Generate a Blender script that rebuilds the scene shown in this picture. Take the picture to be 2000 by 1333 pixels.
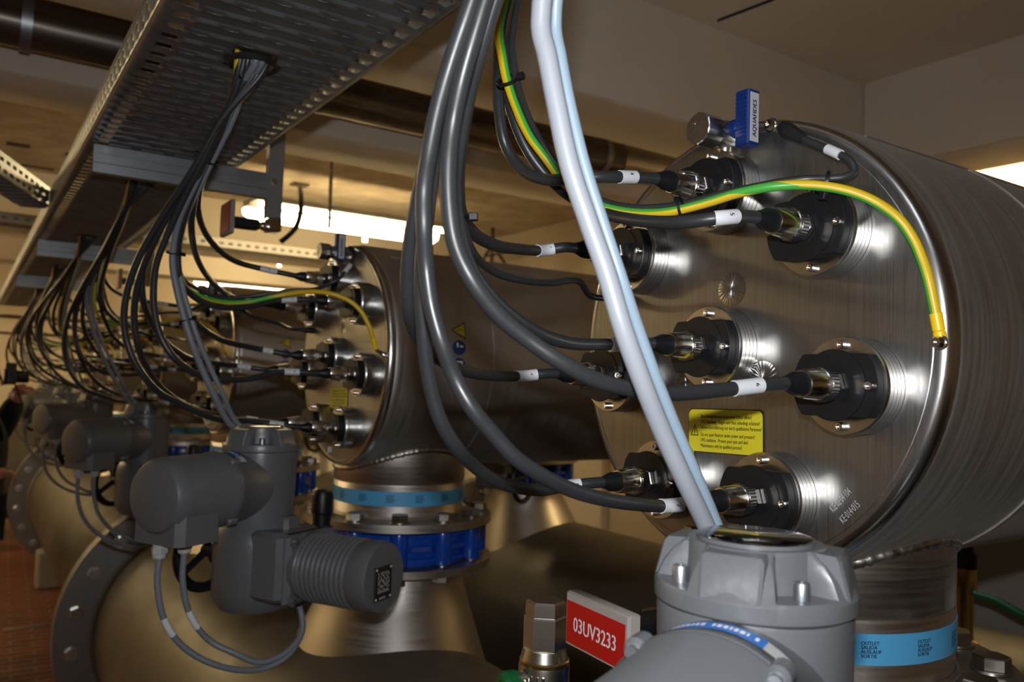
import bpy, bmesh, math, random
from mathutils import Matrix, Vector
from math import sin, cos, pi, radians as R

# ---------------------------------------------------------------- clear
for o in list(bpy.data.objects): bpy.data.objects.remove(o)
SC = bpy.context.scene
COL = SC.collection
H = 1.75            # camera height above the floor; all z below are relative to the camera unless lifted
rnd = random.Random(7)

# ---------------------------------------------------------------- camera
FPX = 1605.0
YAW, PIT, ROL = R(56.4), R(2.97), R(1.9)
fw = Vector((cos(YAW)*cos(PIT), sin(YAW)*cos(PIT), sin(PIT)))
rt0 = Vector((sin(YAW), -cos(YAW), 0)); up0 = rt0.cross(fw)
rt = rt0*cos(ROL) + up0*sin(ROL); up = -rt0*sin(ROL) + up0*cos(ROL)
cd = bpy.data.cameras.new('camera'); cam = bpy.data.objects.new('camera', cd); COL.objects.link(cam)
cam.matrix_world = Matrix(((rt.x, up.x, -fw.x, 0), (rt.y, up.y, -fw.y, 0), (rt.z, up.z, -fw.z, H), (0, 0, 0, 1)))
cd.sensor_width = 36; cd.lens = FPX/2000*36; cd.clip_start = .02; cd.clip_end = 60
cd.dof.use_dof = True; cd.dof.focus_distance = 1.0; cd.dof.aperture_fstop = 6.5
SC.camera = cam

def at(px, py, t=None, X=None, Y=None, Z=None):
    """the point of the room seen at a pixel of the photograph, at depth t or on a plane"""
    w = fw + rt*((px-1000)/FPX) + up*(-(py-666.5)/FPX)
    if X is not None: t = X/w.x
    if Y is not None: t = Y/w.y
    if Z is not None: t = Z/w.z
    return w*t + Vector((0, 0, H))

# ---------------------------------------------------------------- world, lights, exposure
w = bpy.data.worlds.new('world'); SC.world = w; w.use_nodes = True
w.node_tree.nodes['Background'].inputs[0].default_value = (1, .8, .5, 1)
w.node_tree.nodes['Background'].inputs[1].default_value = 0.0
SC.view_settings.view_transform = 'Standard'; SC.view_settings.look = 'None'
SC.view_settings.exposure = 0.0; SC.view_settings.gamma = 1.0; SC.view_settings.use_curve_mapping = False
FLASH_W = 12.0
LAMP_E = 30.0
fl = bpy.data.lights.new('camera_flash', 'AREA'); fl.shape = 'RECTANGLE'; fl.size = .045; fl.size_y = .022
fl.energy = FLASH_W; fl.color = (.95, .965, 1.0)
fo = bpy.data.objects.new('camera_flash', fl); COL.objects.link(fo)
fm = cam.matrix_world.copy(); fm.translation = Vector((0, 0, H)) + up*.10 + rt*.0 - fw*.0
fo.matrix_world = fm

# ---------------------------------------------------------------- materials
def mat(name, col, rough=.5, metal=0.0, spec=.5, emis=None, es=0, noise=None, bump=None, trans=0, coat=0, vary=None, alpha=1):
    m = bpy.data.materials.new(name); m.use_nodes = True
    nt = m.node_tree; b = nt.nodes['Principled BSDF']
    b.inputs['Base Color'].default_value = (*col, 1); b.inputs['Roughness'].default_value = rough
    b.inputs['Metallic'].default_value = metal; b.inputs['Specular IOR Level'].default_value = spec
    if trans: b.inputs['Transmission Weight'].default_value = trans
    if coat: b.inputs['Coat Weight'].default_value = coat
    if emis: b.inputs['Emission Color'].default_value = (*emis, 1); b.inputs['Emission Strength'].default_value = es
    if noise or bump or vary:
        tc = nt.nodes.new('ShaderNodeTexCoord'); mp = nt.nodes.new('ShaderNodeMapping')
        nt.links.new(tc.outputs['Object'], mp.inputs[0])
    if vary:   # (scale xyz, amount, colour2): patches of the surface's own colour
        n = nt.nodes.new('ShaderNodeTexNoise'); n.inputs['Scale'].default_value = 1; n.inputs['Detail'].default_value = 6
        mp.inputs['Scale'].default_value = vary[0]
        nt.links.new(mp.outputs[0], n.inputs['Vector'])
        rp = nt.nodes.new('ShaderNodeValToRGB'); rp.color_ramp.elements[0].position = .35; rp.color_ramp.elements[1].position = .65
        rp.color_ramp.elements[0].color = (*col, 1); rp.color_ramp.elements[1].color = (*vary[1], 1)
        nt.links.new(n.outputs[0], rp.inputs[0]); nt.links.new(rp.outputs[0], b.inputs['Base Color'])
    if noise:  # (scale xyz, rough lo, rough hi, bump strength)
        mp2 = nt.nodes.new('ShaderNodeMapping'); nt.links.new(tc.outputs['Object'], mp2.inputs[0]); mp2.inputs['Scale'].default_value = noise[0]
        n = nt.nodes.new('ShaderNodeTexNoise'); n.inputs['Scale'].default_value = 1; n.inputs['Detail'].default_value = 4
        nt.links.new(mp2.outputs[0], n.inputs['Vector'])
        mr = nt.nodes.new('ShaderNodeMapRange'); mr.inputs[1].default_value = .3; mr.inputs[2].default_value = .7
        mr.inputs[3].default_value = noise[1]; mr.inputs[4].default_value = noise[2]
        nt.links.new(n.outputs[0], mr.inputs[0]); nt.links.new(mr.outputs[0], b.inputs['Roughness'])
        if noise[3]:
            bu = nt.nodes.new('ShaderNodeBump'); bu.inputs['Strength'].default_value = noise[3]; bu.inputs['Distance'].default_value = .001
            nt.links.new(n.outputs[0], bu.inputs['Height']); nt.links.new(bu.outputs[0], b.inputs['Normal'])
    return m

M = {}
M['plate'] = mat('brushed_steel_plate', (.36, .35, .337), .3, 1, noise=((5, 600, 7), .34, .43, .05), vary=((2, 240, 4), (.31, .30, .288)))
M['shell'] = mat('brushed_steel_shell', (.52, .49, .45), .5, 1, noise=((160, 9, 9), .46, .58, .04), vary=((2, 5, 5), (.43, .405, .37)))
M['neck'] = mat('satin_steel_pipe', (.50, .46, .41), .4, 1, noise=((10, 10, 200), .34, .46, .08))
M['steel'] = mat('turned_steel', (.62, .61, .59), .24, 1, noise=((250, 12, 12), .22, .28, .02))
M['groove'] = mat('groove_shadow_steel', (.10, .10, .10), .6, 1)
M['weld'] = mat('weld_bead_steel', (.40, .38, .35), .38, 1, noise=((90, 90, 90), .3, .5, .9))
M['weldlight'] = mat('scratched_steel', (.75, .74, .72), .5, .6)
M['rosette'] = mat('ground_weld_swirl', (.42, .41, .39), .3, 1)
M['chrome'] = mat('nickel_plating', (.78, .73, .66), .16, 1)
M['nickel'] = mat('satin_nickel', (.60, .57, .51), .27, 1)
M['boltsteel'] = mat('bolt_steel', (.42, .40, .37), .32, 1)
M['galv'] = mat('galvanised_sheet', (.36, .38, .40), .42, .9, vary=((8, 8, 8), (.28, .30, .32)))
M['pipe'] = mat('pickled_steel_pipe', (.135, .122, .102), .5, .5, noise=((5, 5, 5), .42, .58, .05))
M['flange'] = mat('dull_flange_steel', (.26, .25, .235), .45, .8)
M['brownpipe'] = mat('ceiling_pipe_steel', (.19, .165, .14), .28, .9, noise=((2, 30, 30), .2, .36, .05))
M['blackpl'] = mat('black_plastic', (.006, .0065, .008), .42, spec=.35)
M['blackmatt'] = mat('black_rubber', (.010, .010, .011), .55)
M['cable'] = mat('black_cable_sheath', (.024, .025, .027), .40, noise=((60, 60, 60), .34, .46, .06))
M['cabgrey_lit'] = mat('flash_lit_grey_cable_sheath', (.28, .30, .33), .42)  # lighter copy of the grey sheath: the flash is put into the colour
M['cabblue_lit'] = mat('flash_lit_blue_cable_sheath', (.24, .32, .39), .42)  # paler, cooler copy of the grey sheath, flash light included in its colour
M['cabdgrey'] = mat('grey_cable_sheath', (.16, .18, .205), .45)
M['yel'] = mat('yellow_insulation', (.64, .43, .008), .4)
M['grn'] = mat('green_insulation', (.06, .36, .04), .4)
M['lug'] = mat('yellow_lug', (.80, .52, .005), .35)
M['white'] = mat('white_marker', (.62, .64, .66), .45)
M['ink'] = mat('black_ink', (.012, .012, .012), .5)
M['whiteink'] = mat('white_ink', (.78, .78, .80), .5)
M['redink'] = mat('red_ink', (.45, .03, .02), .5)
M['stick'] = mat('yellow_sticker', (.62, .54, .02), .42)
M['blue_st'] = mat('blue_sticker', (.015, .04, .15), .4)
M['band'] = mat('light_blue_band', (.08, .35, .62), .45)
M['valve'] = mat('blue_enamel', (.005, .055, .36), .25, coat=.4)
M['lever'] = mat('blue_lever_plastic', (.004, .022, .13), .33)
M['act'] = mat('grey_actuator_paint', (.105, .110, .116), .36, .0, noise=((180, 180, 180), .3, .42, .12))
M['gland'] = mat('light_grey_gland', (.42, .42, .41), .45)
M['glass'] = mat('clear_glass', (1, 1, 1), .03, trans=1)
M['dial'] = mat('indicator_dial', (.30, .30, .28), .5)
M['green'] = mat('green_lever', (.004, .10, .03), .38)
M['brass'] = mat('brass', (.50, .33, .12), .3, 1)
M['red'] = mat('red_sign', (.36, .004, .003), .4)
M['frame'] = mat('sign_frame_plastic', (.30, .27, .25), .25)
M['paint'] = mat('beige_wall_paint', (.68, .59, .47), .75, vary=((1.2, 1.2, 1.2), (.65, .56, .44)))
M['ceil'] = mat('beige_ceiling_paint', (.74, .66, .55), .8, noise=((18, 18, 18), .7, .9, .9), vary=((1.5, 1.5, 1.5), (.68, .60, .50)))
M['slab'] = mat('rough_concrete_slab', (.68, .58, .44), .85, noise=((30, 30, 30), .8, .95, 1.6), vary=((6, 6, 6), (.50, .41, .30)))
M['hole'] = mat('recess_shade', (.10, .08, .06), .9)  # dark brown painted for the shade inside recesses and slots
M['lampbody'] = mat('white_lamp_body', (.7, .66, .58), .5)
M['tube'] = mat('fluorescent_diffuser', (1, .93, .72), .5, emis=(1, .77, .40), es=LAMP_E)
M['cloth'] = mat('black_cloth', (.012, .012, .016), .9)
M['skin'] = mat('skin', (.50, .24, .16), .5)
M['hair'] = mat('dark_hair', (.02, .014, .01), .6)
M['jeans'] = mat('dark_trousers', (.03, .035, .06), .85)
M['stone'] = mat('concrete_plinth', (.30, .28, .25), .85)
# brick floor
m = bpy.data.materials.new('red_brick_floor'); m.use_nodes = True; nt = m.node_tree; b = nt.nodes['Principled BSDF']
tc = nt.nodes.new('ShaderNodeTexCoord'); mp = nt.nodes.new('ShaderNodeMapping'); br = nt.nodes.new('ShaderNodeTexBrick')
mp.inputs['Rotation'].default_value = (0, 0, R(2))
nt.links.new(tc.outputs['Object'], mp.inputs[0]); nt.links.new(mp.outputs[0], br.inputs['Vector'])
br.inputs['Scale'].default_value = 1; br.inputs['Brick Width'].default_value = .25; br.inputs['Row Height'].default_value = .085
br.inputs['Mortar Size'].default_value = .009; br.inputs['Color1'].default_value = (.21, .045, .020, 1); br.inputs['Color2'].default_value = (.13, .028, .014, 1)
br.inputs['Mortar'].default_value = (.20, .15, .11, 1); br.inputs['Bias'].default_value = .1
nt.links.new(br.outputs['Color'], b.inputs['Base Color']); b.inputs['Roughness'].default_value = .5
M['brick'] = m

# ---------------------------------------------------------------- mesh builder
def frame(o, z, x=None):
    z = Vector(z).normalized()
    x = Vector(x) if x is not None else (Vector((0, 0, 1)) if abs(z.z) < .9 else Vector((1, 0, 0)))
    x = (x - z*x.dot(z)).normalized(); y = z.cross(x)
    return Matrix(((x.x, y.x, z.x, o[0]), (x.y, y.y, z.y, o[1]), (x.z, y.z, z.z, o[2]), (0, 0, 0, 1)))
I4 = Matrix.Identity(4)

class MB:
    def __init__(s): s.v = []; s.f = []; s.m = []
    def add(s, vs, fs, F=I4, mi=0):
        n = len(s.v); s.v += [tuple(F @ Vector(v)) for v in vs]
        s.f += [tuple(i+n for i in f) for f in fs]; s.m += [mi]*len(fs)
    def box(s, a, b, F=I4, mi=0):
        (x0, y0, z0), (x1, y1, z1) = a, b
        vs = [(x0,y0,z0),(x1,y0,z0),(x1,y1,z0),(x0,y1,z0),(x0,y0,z1),(x1,y0,z1),(x1,y1,z1),(x0,y1,z1)]
        s.add(vs, [(0,3,2,1),(4,5,6,7),(0,1,5,4),(1,2,6,5),(2,3,7,6),(3,0,4,7)], F, mi)
    def bbox(s, a, b, c=.004, F=I4, mi=0):
        """box with chamfered edges (octagonal in plan, chamfered top and bottom)"""
        (x0, y0, z0), (x1, y1, z1) = a, b
        def ring(z, i): return [(x0+c+i,y0+i,z),(x1-c-i,y0+i,z),(x1-i,y0+c+i,z),(x1-i,y1-c-i,z),(x1-c-i,y1-i,z),(x0+c+i,y1-i,z),(x0+i,y1-c-i,z),(x0+i,y0+c+i,z)]
        s.loft([ring(z0, c*.6), ring(z0+c*.6, 0), ring(z1-c*.6, 0), ring(z1, c*.6)], F, mi)
    def loft(s, rings, F=I4, mi=0, caps=(True, True), closed=True):
        k = len(rings[0]); vs = [p for r in rings for p in r]; fs = []
        for i in range(len(rings)-1):
            for j in range(k if closed else k-1):
                a = i*k+j; b_ = i*k+(j+1) % k; fs.append((a, b_, b_+k, a+k))
        if caps[0]: fs.append(tuple(range(k-1, -1, -1)))
        if caps[1]: fs.append(tuple(range((len(rings)-1)*k, len(rings)*k)))
        s.add(vs, fs, F, mi)
    def lathe(s, prof, F=I4, n=32, mi=0, caps=(True, True), mis=None):
        """profile [(r, h)] turned round the frame's z"""
        for i in range(len(prof)-1):
            (r0, h0), (r1, h1) = prof[i], prof[i+1]
            m_ = mis[i] if mis else mi
            r0, r1 = max(r0, 1e-5), max(r1, 1e-5)
            vs = [(r0*cos(2*pi*j/n), r0*sin(2*pi*j/n), h0) for j in range(n)] + [(r1*cos(2*pi*j/n), r1*sin(2*pi*j/n), h1) for j in range(n)]
            s.add(vs, [(j, (j+1) % n, n+(j+1) % n, n+j) for j in range(n)], F, m_)
        for c, (r, h), fl_ in ((caps[0], prof[0], True), (caps[1], prof[-1], False)):
            if c and r > 1e-4:
                vs = [(r*cos(2*pi*j/n), r*sin(2*pi*j/n), h) for j in range(n)]
                s.add(vs, [tuple(range(n-1, -1, -1)) if fl_ else tuple(range(n))], F, mi if not mis else (mis[0] if fl_ else mis[-1]))
    def prism(s, poly, z0, z1, F=I4, mi=0, ch=0):
        rs = []
        if ch:
            cx = sum(p[0] for p in poly)/len(poly); cy = sum(p[1] for p in poly)/len(poly)
            d = max(math.hypot(p[0]-cx, p[1]-cy) for p in poly); k = 1-ch/d
            small = [(cx+(p[0]-cx)*k, cy+(p[1]-cy)*k) for p in poly]
            rs = [[(x, y, z0) for x, y in small], [(x, y, z0+ch) for x, y in poly], [(x, y, z1-ch) for x, y in poly], [(x, y, z1) for x, y in small]]
        else: rs = [[(x, y, z0) for x, y in poly], [(x, y, z1) for x, y in poly]]
        s.loft(rs, F, mi)
    def tube(s, path, r, n=10, mi=0, F=I4, stripe=None, caps=True, flat=1, tw=None):
        P = [Vector(p) for p in path]; T = []
        for i in range(len(P)): T.append((P[min(i+1, len(P)-1)]-P[max(i-1, 0)]).normalized())
        up_ = Vector((0, 0, 1)) if abs(T[0].z) < .9 else Vector((1, 0, 0))
        x = (up_ - T[0]*up_.dot(T[0])).normalized(); rings = []
        for i, p in enumerate(P):
            x = (x - T[i]*x.dot(T[i])).normalized(); y = T[i].cross(x)
            rr = r[i] if isinstance(r, (list, tuple)) else r
            ph = tw(i/(len(P)-1)) if tw else 0
            rings.append([tuple(p + x*(rr*cos(2*pi*j/n+ph)) + y*(rr*sin(2*pi*j/n+ph)*flat)) for j in range(n)])
        if stripe is None: s.loft(rings, F, mi, (caps, caps))
        else:
            k = n
            for i in range(len(rings)-1):
                for j in range(k):
                    mi_ = 0 if ((j + stripe) % k) < k//2 else 1
                    s.add([rings[i][j], rings[i][(j+1) % k], rings[i+1][(j+1) % k], rings[i+1][j]], [(0, 1, 2, 3)], F, mi_)
    def build(s, name, mats, parent=None, ang=38, weld=True, loc=None):
        me = bpy.data.meshes.new(name); me.from_pydata(s.v, [], s.f)
        mats = mats if isinstance(mats, (list, tuple)) else [mats]
        for q in mats: me.materials.append(M[q] if isinstance(q, str) else q)
        me.polygons.foreach_set('material_index', s.m)
        if weld:
            bm = bmesh.new(); bm.from_mesh(me); bmesh.ops.remove_doubles(bm, verts=bm.verts, dist=1e-5)
            bmesh.ops.recalc_face_normals(bm, faces=bm.faces); bm.to_mesh(me); bm.free()
        me.shade_smooth()
        try: me.set_sharp_from_angle(angle=R(ang))
        except Exception: pass
        o = bpy.data.objects.new(name, me); COL.objects.link(o)
        if parent: o.parent = parent
        if loc is not None: o.location = loc
        return o

def thing(name, label, cat, loc=(0, 0, 0), rotz=0, group=None):
    o = bpy.data.objects.new(name, None); COL.objects.link(o); o.empty_display_size = .05
    o.location = loc; o.rotation_euler = (0, 0, rotz); o['label'] = label; o['category'] = cat
    if group: o['group'] = group
    return o
def tag(o, label, cat, group=None, kind=None):
    o['label'] = label; o['category'] = cat
    if group: o['group'] = group
    if kind: o['kind'] = kind
    return o
KIDS = {}
def copy_tree(o, parent=None):
    c = o.copy(); COL.objects.link(c)
    if parent: c.parent = parent
    for ch in list(o.children): copy_tree(ch, c)
    return c
def struct(name, mb, mats, loc=None, ang=38):
    o = mb.build(name, mats, None, ang, loc=loc); o['kind'] = 'structure'; return o

def crom(P, k=6):
    """centripetal Catmull-Rom curve through P"""
    P = [Vector(p) for p in P]; Q = [P[0]*2-P[1]] + P + [P[-1]*2-P[-2]]; out = []
    for i in range(1, len(Q)-2):
        a, b_, c, d = Q[i-1:i+3]
        t1 = max((b_-a).length, 1e-4)**.5; t2 = t1+max((c-b_).length, 1e-4)**.5; t3 = t2+max((d-c).length, 1e-4)**.5
        for j in range(k):
            t = t1+(t2-t1)*j/k
            A1 = a*((t1-t)/t1)+b_*(t/t1); A2 = b_*((t2-t)/(t2-t1))+c*((t-t1)/(t2-t1)); A3 = c*((t3-t)/(t3-t2))+d*((t-t2)/(t3-t2))
            B1 = A1*((t2-t)/t2)+A2*(t/t2); B2 = A2*((t3-t)/(t3-t1))+A3*((t-t1)/(t3-t1))
            out.append(B1*((t2-t)/(t2-t1))+B2*((t-t1)/(t2-t1)))
    out.append(P[-1]); return out

_tc = {}
def text_geo(s_, size=1.0, align='CENTER', ext=0.0, font_sx=1.0):
    key = (s_, size, align, ext, font_sx)
    if key in _tc: return _tc[key]
    cu = bpy.data.curves.new('t', 'FONT'); cu.body = s_; cu.size = size; cu.align_x = align; cu.align_y = 'CENTER'
    cu.extrude = ext; cu.space_line = .95; cu.resolution_u = 2
    to = bpy.data.objects.new('t', cu); COL.objects.link(to)
    dg = bpy.context.evaluated_depsgraph_get(); me = bpy.data.meshes.new_from_object(to.evaluated_get(dg))
    vs = [(v.co.x*font_sx, v.co.y, v.co.z) for v in me.vertices]; fs = [tuple(p.vertices) for p in me.polygons]
    bpy.data.objects.remove(to); bpy.data.curves.remove(cu); bpy.data.meshes.remove(me)
    _tc[key] = (vs, fs); return vs, fs
def put_text(mb, s_, size, F, align='CENTER', mi=0, bold=0, sx=1.0):
    vs, fs = text_geo(s_, size, align, 0.0, sx)
    mb.add(vs, fs, F, mi)
    if bold:
        for d in (-bold, bold): mb.add([(a+d, b_, c+1e-5) for a, b_, c in vs], fs, F, mi)
def text_on_cyl(mb, s_, size, rad, ang, z, mi=0, bold=0):
    """text wrapped on a vertical cylinder of radius rad, facing azimuth ang"""
    vs, fs = text_geo(s_, size, 'CENTER')
    for d in ((0, -bold, bold) if bold else (0,)):
        mb.add([((rad+d*d)*cos(ang+(x+d)/rad), (rad)*sin(ang+(x+d)/rad), z+y) for x, y, _ in vs], fs, I4, mi)

def hexpoly(r, rot=0): return [(r*cos(rot+k*pi/3), r*sin(rot+k*pi/3)) for k in range(6)]

# ================================================================ SETTING
F0, C0 = 0.0, H+1.4
XL, XR, YF, YB = -3.0, 4.2, -2.5, 11.6
b = MB(); b.box((XL-.2, YF-.2, -.2), (XR+.2, YB+.2, 0)); struct('floor', b, 'brick')
b = MB(); b.box((XL-.2, YF-.2, C0), (XR+.2, 3.4, C0+.25)); struct('ceiling', b, 'ceil')
b = MB(); b.box((XL-.2, 3.4, C0), (XR+.2, YB+.2, C0+.25))
struct('ceiling', b, 'slab')
b = MB(); b.box((XL-.2, YF-.2, 0), (XL, YB+.2, C0)); struct('wall_left', b, 'paint')
b = MB(); b.box((XR, YF-.2, 0), (XR+.2, YB+.2, C0)); struct('wall_right', b, 'paint')
b = MB(); b.box((XL, YB, 0), (XR, YB+.2, C0)); struct('wall_back', b, 'paint')
b = MB(); b.box((XL, YF-.2, 0), (XR, YF, C0)); struct('wall_front', b, 'paint')
BZ = H+1.0
def beam(n, x0, x1, y0, y1, mt='ceil'):
    b = MB(); b.bbox((x0, y0, BZ), (x1, y1, C0+.01), .012); return struct(n, b, mt)
beam('trim_1', XL, XR, 2.18, 2.54); beam('trim_2', XL, XR, 3.25, 3.62); beam('trim_3', XL, XR, 6.75, 7.3, 'ceil')
beam('trim_4', XL, XR, 9.0, 9.4, 'ceil')
b = MB(); b.bbox((3.3, YF, BZ), (3.66, 2.18, C0+.01), .012); struct('trim_5', b, 'ceil')
# pilasters and recess marks of the right wall
for i, y in enumerate((1.65, 4.9, 7.7)):
    b = MB(); b.bbox((XR-.07, y, 0), (XR+.01, y+.32, C0), .01); struct('trim_%d' % (6+i), b, 'paint')
# flat dark patches painted for the shade of shallow recesses in the slab
for i, (x, y, sx, sy) in enumerate(((.14, 5.95, .13, .10), (.47, 5.98, .12, .10), (-.3, 5.9, .14, .1), (.25, 6.55, .2, .06))):
    b = MB(); b.bbox((x, y, C0-.004), (x+sx, y+sy, C0+.001), .002); struct('trim_%d' % (10+i), b, 'hole')
# conduit lines along the back wall
for i, z in enumerate((H+.62, H+.42)):
    b = MB(); b.tube([(XL, YB-.02, z), (XR, YB-.02, z-.02)], .022 if i == 0 else .012, 8)
    tag(b.build('wall_conduit', 'brownpipe'), ['dark upper conduit running along the back wall', 'thin lower conduit running along the back wall'][i], 'conduit', 'wall conduits')
# seam slit in the near ceiling, laid on as a thin black tube
p, q = at(1402, 40, Z=1.398), at(1512, -2, Z=1.398)
b = MB(); b.tube([p, p.lerp(q, .5), q], .006, 6)
tag(b.build('ceiling_slit', 'blackmatt'), 'short black slit in the brown ceiling at top right', 'slit')

# ceiling pipe
b = MB(); Fp = frame((XL, 2.93, H+1.067), (1, 0, 0))
prof = [(.080, 0)]
for x in (1.1, 2.6, 4.05, 5.5): prof += [(.080, x-.01), (.082, x-.004), (.082, x+.004), (.080, x+.01)]
prof += [(.080, XR-XL)]
tp = thing('ceiling_pipe', 'long dark steel pipe hung between two ceiling beams', 'pipe', (XL, 2.93, H+1.067))
b.lathe(prof, frame((0, 0, 0), (1, 0, 0)), 32); b.build('pipe', 'brownpipe', tp)
for x in (.8, 3.1, 5.4):
    b = MB(); b.lathe([(.081, -.015), (.088, -.015), (.088, .015), (.081, .015)], frame((x, 0, 0), (1, 0, 0)), 28, caps=(False, False))
    b.tube([(x, 0, .085), (x, 0, .335)], .006, 8); b.build('pipe_hanger', 'galv', tp)

# ================================================================ FLUORESCENT LAMPS
def lamp(x, y, z, ln, label, along='x'):
    t = thing('ceiling_lamp', label, 'lamp', (x, y, z), 0 if along == 'x' else pi/2, 'fluorescent ceiling lamps')
    b = MB(); b.bbox((-ln/2, -.085, .0), (ln/2, .06, .05), .01); b.build('housing', 'lampbody', t)
    b = MB()
    def tr(y0, y1, dz):
        rs = []
        for xx, k in ((-ln/2+.004, .55), (-ln/2+.05, 1), (ln/2-.05, 1), (ln/2-.004, .55)):
            rs.append([(xx, (y0+y1)/2+(y1-y0)/2*cos(a), -dz*k*sin(a)) for a in [pi*i/8 for i in range(9)]])
        b.loft(rs)
    tr(.0, .075, .075)
    b.build('diffuser', 'tube', t)
    b = MB(); b.lathe([(.014, -ln/2+.03), (.014, ln/2-.03)], frame((0, -.20, -.005), (1, 0, 0)), 12); b.build('tube', 'tube', t)
    b = MB(); b.bbox((-ln/2, -.225, .012), (ln/2, -.08, .05), .008); b.build('side_housing', 'lampbody', t)
    for s in (-.4, .4):
        b = MB(); b.tube([(s*ln, 0, .05), (s*ln, 0, C0-z)], .006, 8); b.build('rod', 'galv', t)
    b = MB(); b.bbox((.12, .01, -.12), (.15, .03, -.06), .003); b.build('glowing_clip', 'tube', t)  # glows through the diffuser's emission, though it is no light source
    return t
lamp(2.2, 5.44, H+1.10, 1.45, 'bright fluorescent lamp hanging above and behind the second steel reactor')
lamp(2.95, 10.3, H+1.12, 1.4, 'distant fluorescent lamp glimpsed low behind the cables')
lamp(3.93, 2.0, H+1.22, 1.45, 'fluorescent lamp beside the right wall hidden above the nearest reactor', 'y')
lamp(-1.7, 5.4, H+1.15, 1.45, 'fluorescent lamp left of the cable tray out of view')
lamp(-1.6, 10.2, H+1.15, 1.45, 'added fluorescent lamp near the back wall out of view')  # added unseen, brightens the far-left end of the room
lamp(-2.0, 8.3, H+1.15, 1.45, 'added fluorescent lamp over the left aisle out of view')  # added unseen to brighten the wall mirrored in the tank end plates
lamp(2.4, 8.0, H+1.2, 1.2, 'added fluorescent lamp above the distant reactors, hidden from view')  # added out of sight behind a beam to lift the far end

# ceiling rod conduit behind the second reactor
p0 = at(585, 362, Z=1.39)
t = thing('drop_conduit', 'dark curved conduit dropping from a square ceiling plate in front of the lit lamp', 'conduit', p0)
b = MB(); b.bbox((-.06, -.05, -.005), (.06, .05, .012), .004); b.build('ceiling_plate', 'brownpipe', t)
pts = [at(585, 365, t=5.05), at(588, 395, t=4.95), at(587, 415, t=4.9), at(580, 440, t=4.9), at(566, 458, t=4.9), at(548, 473, t=4.9)]
pts[0] = p0
b = MB(); b.tube(crom([x-p0 for x in pts]), .016, 8); b.build('conduit_bend', 'blackpl', t)
q = at(643, 392, t=4.4); b = MB(); b.tube([Vector((q.x, q.y, C0)), at(643, 446, t=4.4)], .010, 8)
pr = at(643, 392, t=4.4)
tag(b.build('hanger_rod', 'brownpipe'), 'thin vertical hanger rod in front of the lit lamp', 'rod')
# perforated rail across the room under the lamp
yy = 6.2
b = MB(); b.bbox((-.1, yy, H+.93), (3.9, yy+.025, H+1.0), .002); b.bbox((-.1, yy+.02, H+.93), (3.9, yy+.3, H+.935), .002)
for i in range(60): b.box((-.05+i*.065, yy-.002, H+.955), (-.05+i*.065+.03, yy+.001, H+.972), mi=1)
t = thing('cross_tray', 'perforated cable tray crossing the room below the lamp', 'cable tray', (0, yy, H+.93))
o = b.build('tray_body', ['flange', 'hole'], t); o.location = (0, -yy, -(H+.93))
b = MB()
for x in (.9, 2.9): b.tube([(x, .15, .004), (x, .15, C0-H-.93)], .007, 8)
b.build('hanger', 'galv', t)
# old bracket frame behind (right wall)
t = thing('wall_bracket', 'angled steel bracket stand beside the right wall', 'bracket', at(960, 520, X=3.9))
b = MB(); b.tube([(0, 0, -.15), (0, 0, .35)], .02, 8); b.tube([(0, 0, .2), (0, -.22, .0)], .014, 8); b.tube([(0, 0, .2), (0, .3, -.05)], .014, 8)
b.tube([(0, -.35, .1), (0, .1, .1)], .012, 8); b.build('bracket_arms', 'brownpipe', t)

# ================================================================ CABLE TRAY
TX0, TX1, TZ = .232, .628, .6
TY0, TY1 = -.4, 9.4
HOLES = [.25+1.36*k for k in range(7)]; HOLES = [.50, 1.58, 2.80, 4.12, 5.42, 6.78]
tray = thing('cable_tray', 'long galvanised perforated cable tray overhead with cable bundles dropping out', 'cable tray', (TX0, TY0, H+TZ))
def near_hole(x, y):
    for h in HOLES:
        if abs(y-h) < .042 and abs(x-(.37 if h == .50 else .43)) < .042: return True
    return False
b = MB(); per = .052; n = int((TY1-TY0)/per)
xs = [0, .012]
x = .026
slots = []
while x < .36:
    slots.append((x, x+.026)); x += .041
xcoords = [0.0, .010]
for a_, c_ in slots: xcoords += [a_, c_]
xcoords += [TX1-TX0-.010, TX1-TX0]
vid = {}
def V(x, y, z):
    k = (round(x, 5), round(y, 5), round(z, 5))
    if k not in vid: vid[k] = len(b.v); b.v.append(k)
    return vid[k]
for i in range(n):
    y0 = i*per; ys = [(y0, 0), (y0+.012, 0), (y0+.018, -.005), (y0+.027, -.005), (y0+.034, 0), (y0+per, 0)]
    for j in range(5):
        for k in range(len(xcoords)-1):
            xa, xb = xcoords[k], xcoords[k+1]
            isslot = (k >= 2 and k % 2 == 0 and k < len(xcoords)-2)
            if near_hole(TX0+(xa+xb)/2, TY0+y0+per/2): continue
            edge = k in (2, len(xcoords)-4)
            if j == 2 and isslot and ((k//2+i) % 2 == 0 or edge): continue
            if j in (1, 2, 3) and edge: continue
            def dz(x_, z_): return z_ if .02 < x_ < TX1-TX0-.02 else 0
            b.f.append((V(xa, ys[j][0], dz(xa, ys[j][1])), V(xb, ys[j][0], dz(xb, ys[j][1])), V(xb, ys[j+1][0], dz(xb, ys[j+1][1])), V(xa, ys[j+1][0], dz(xa, ys[j+1][1])))); b.m.append(0)
o = b.build('tray_floor', 'galv', tray, 30, weld=False)
so = o.modifiers.new('s', 'SOLIDIFY'); so.thickness = .0015; so.offset = 1
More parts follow.
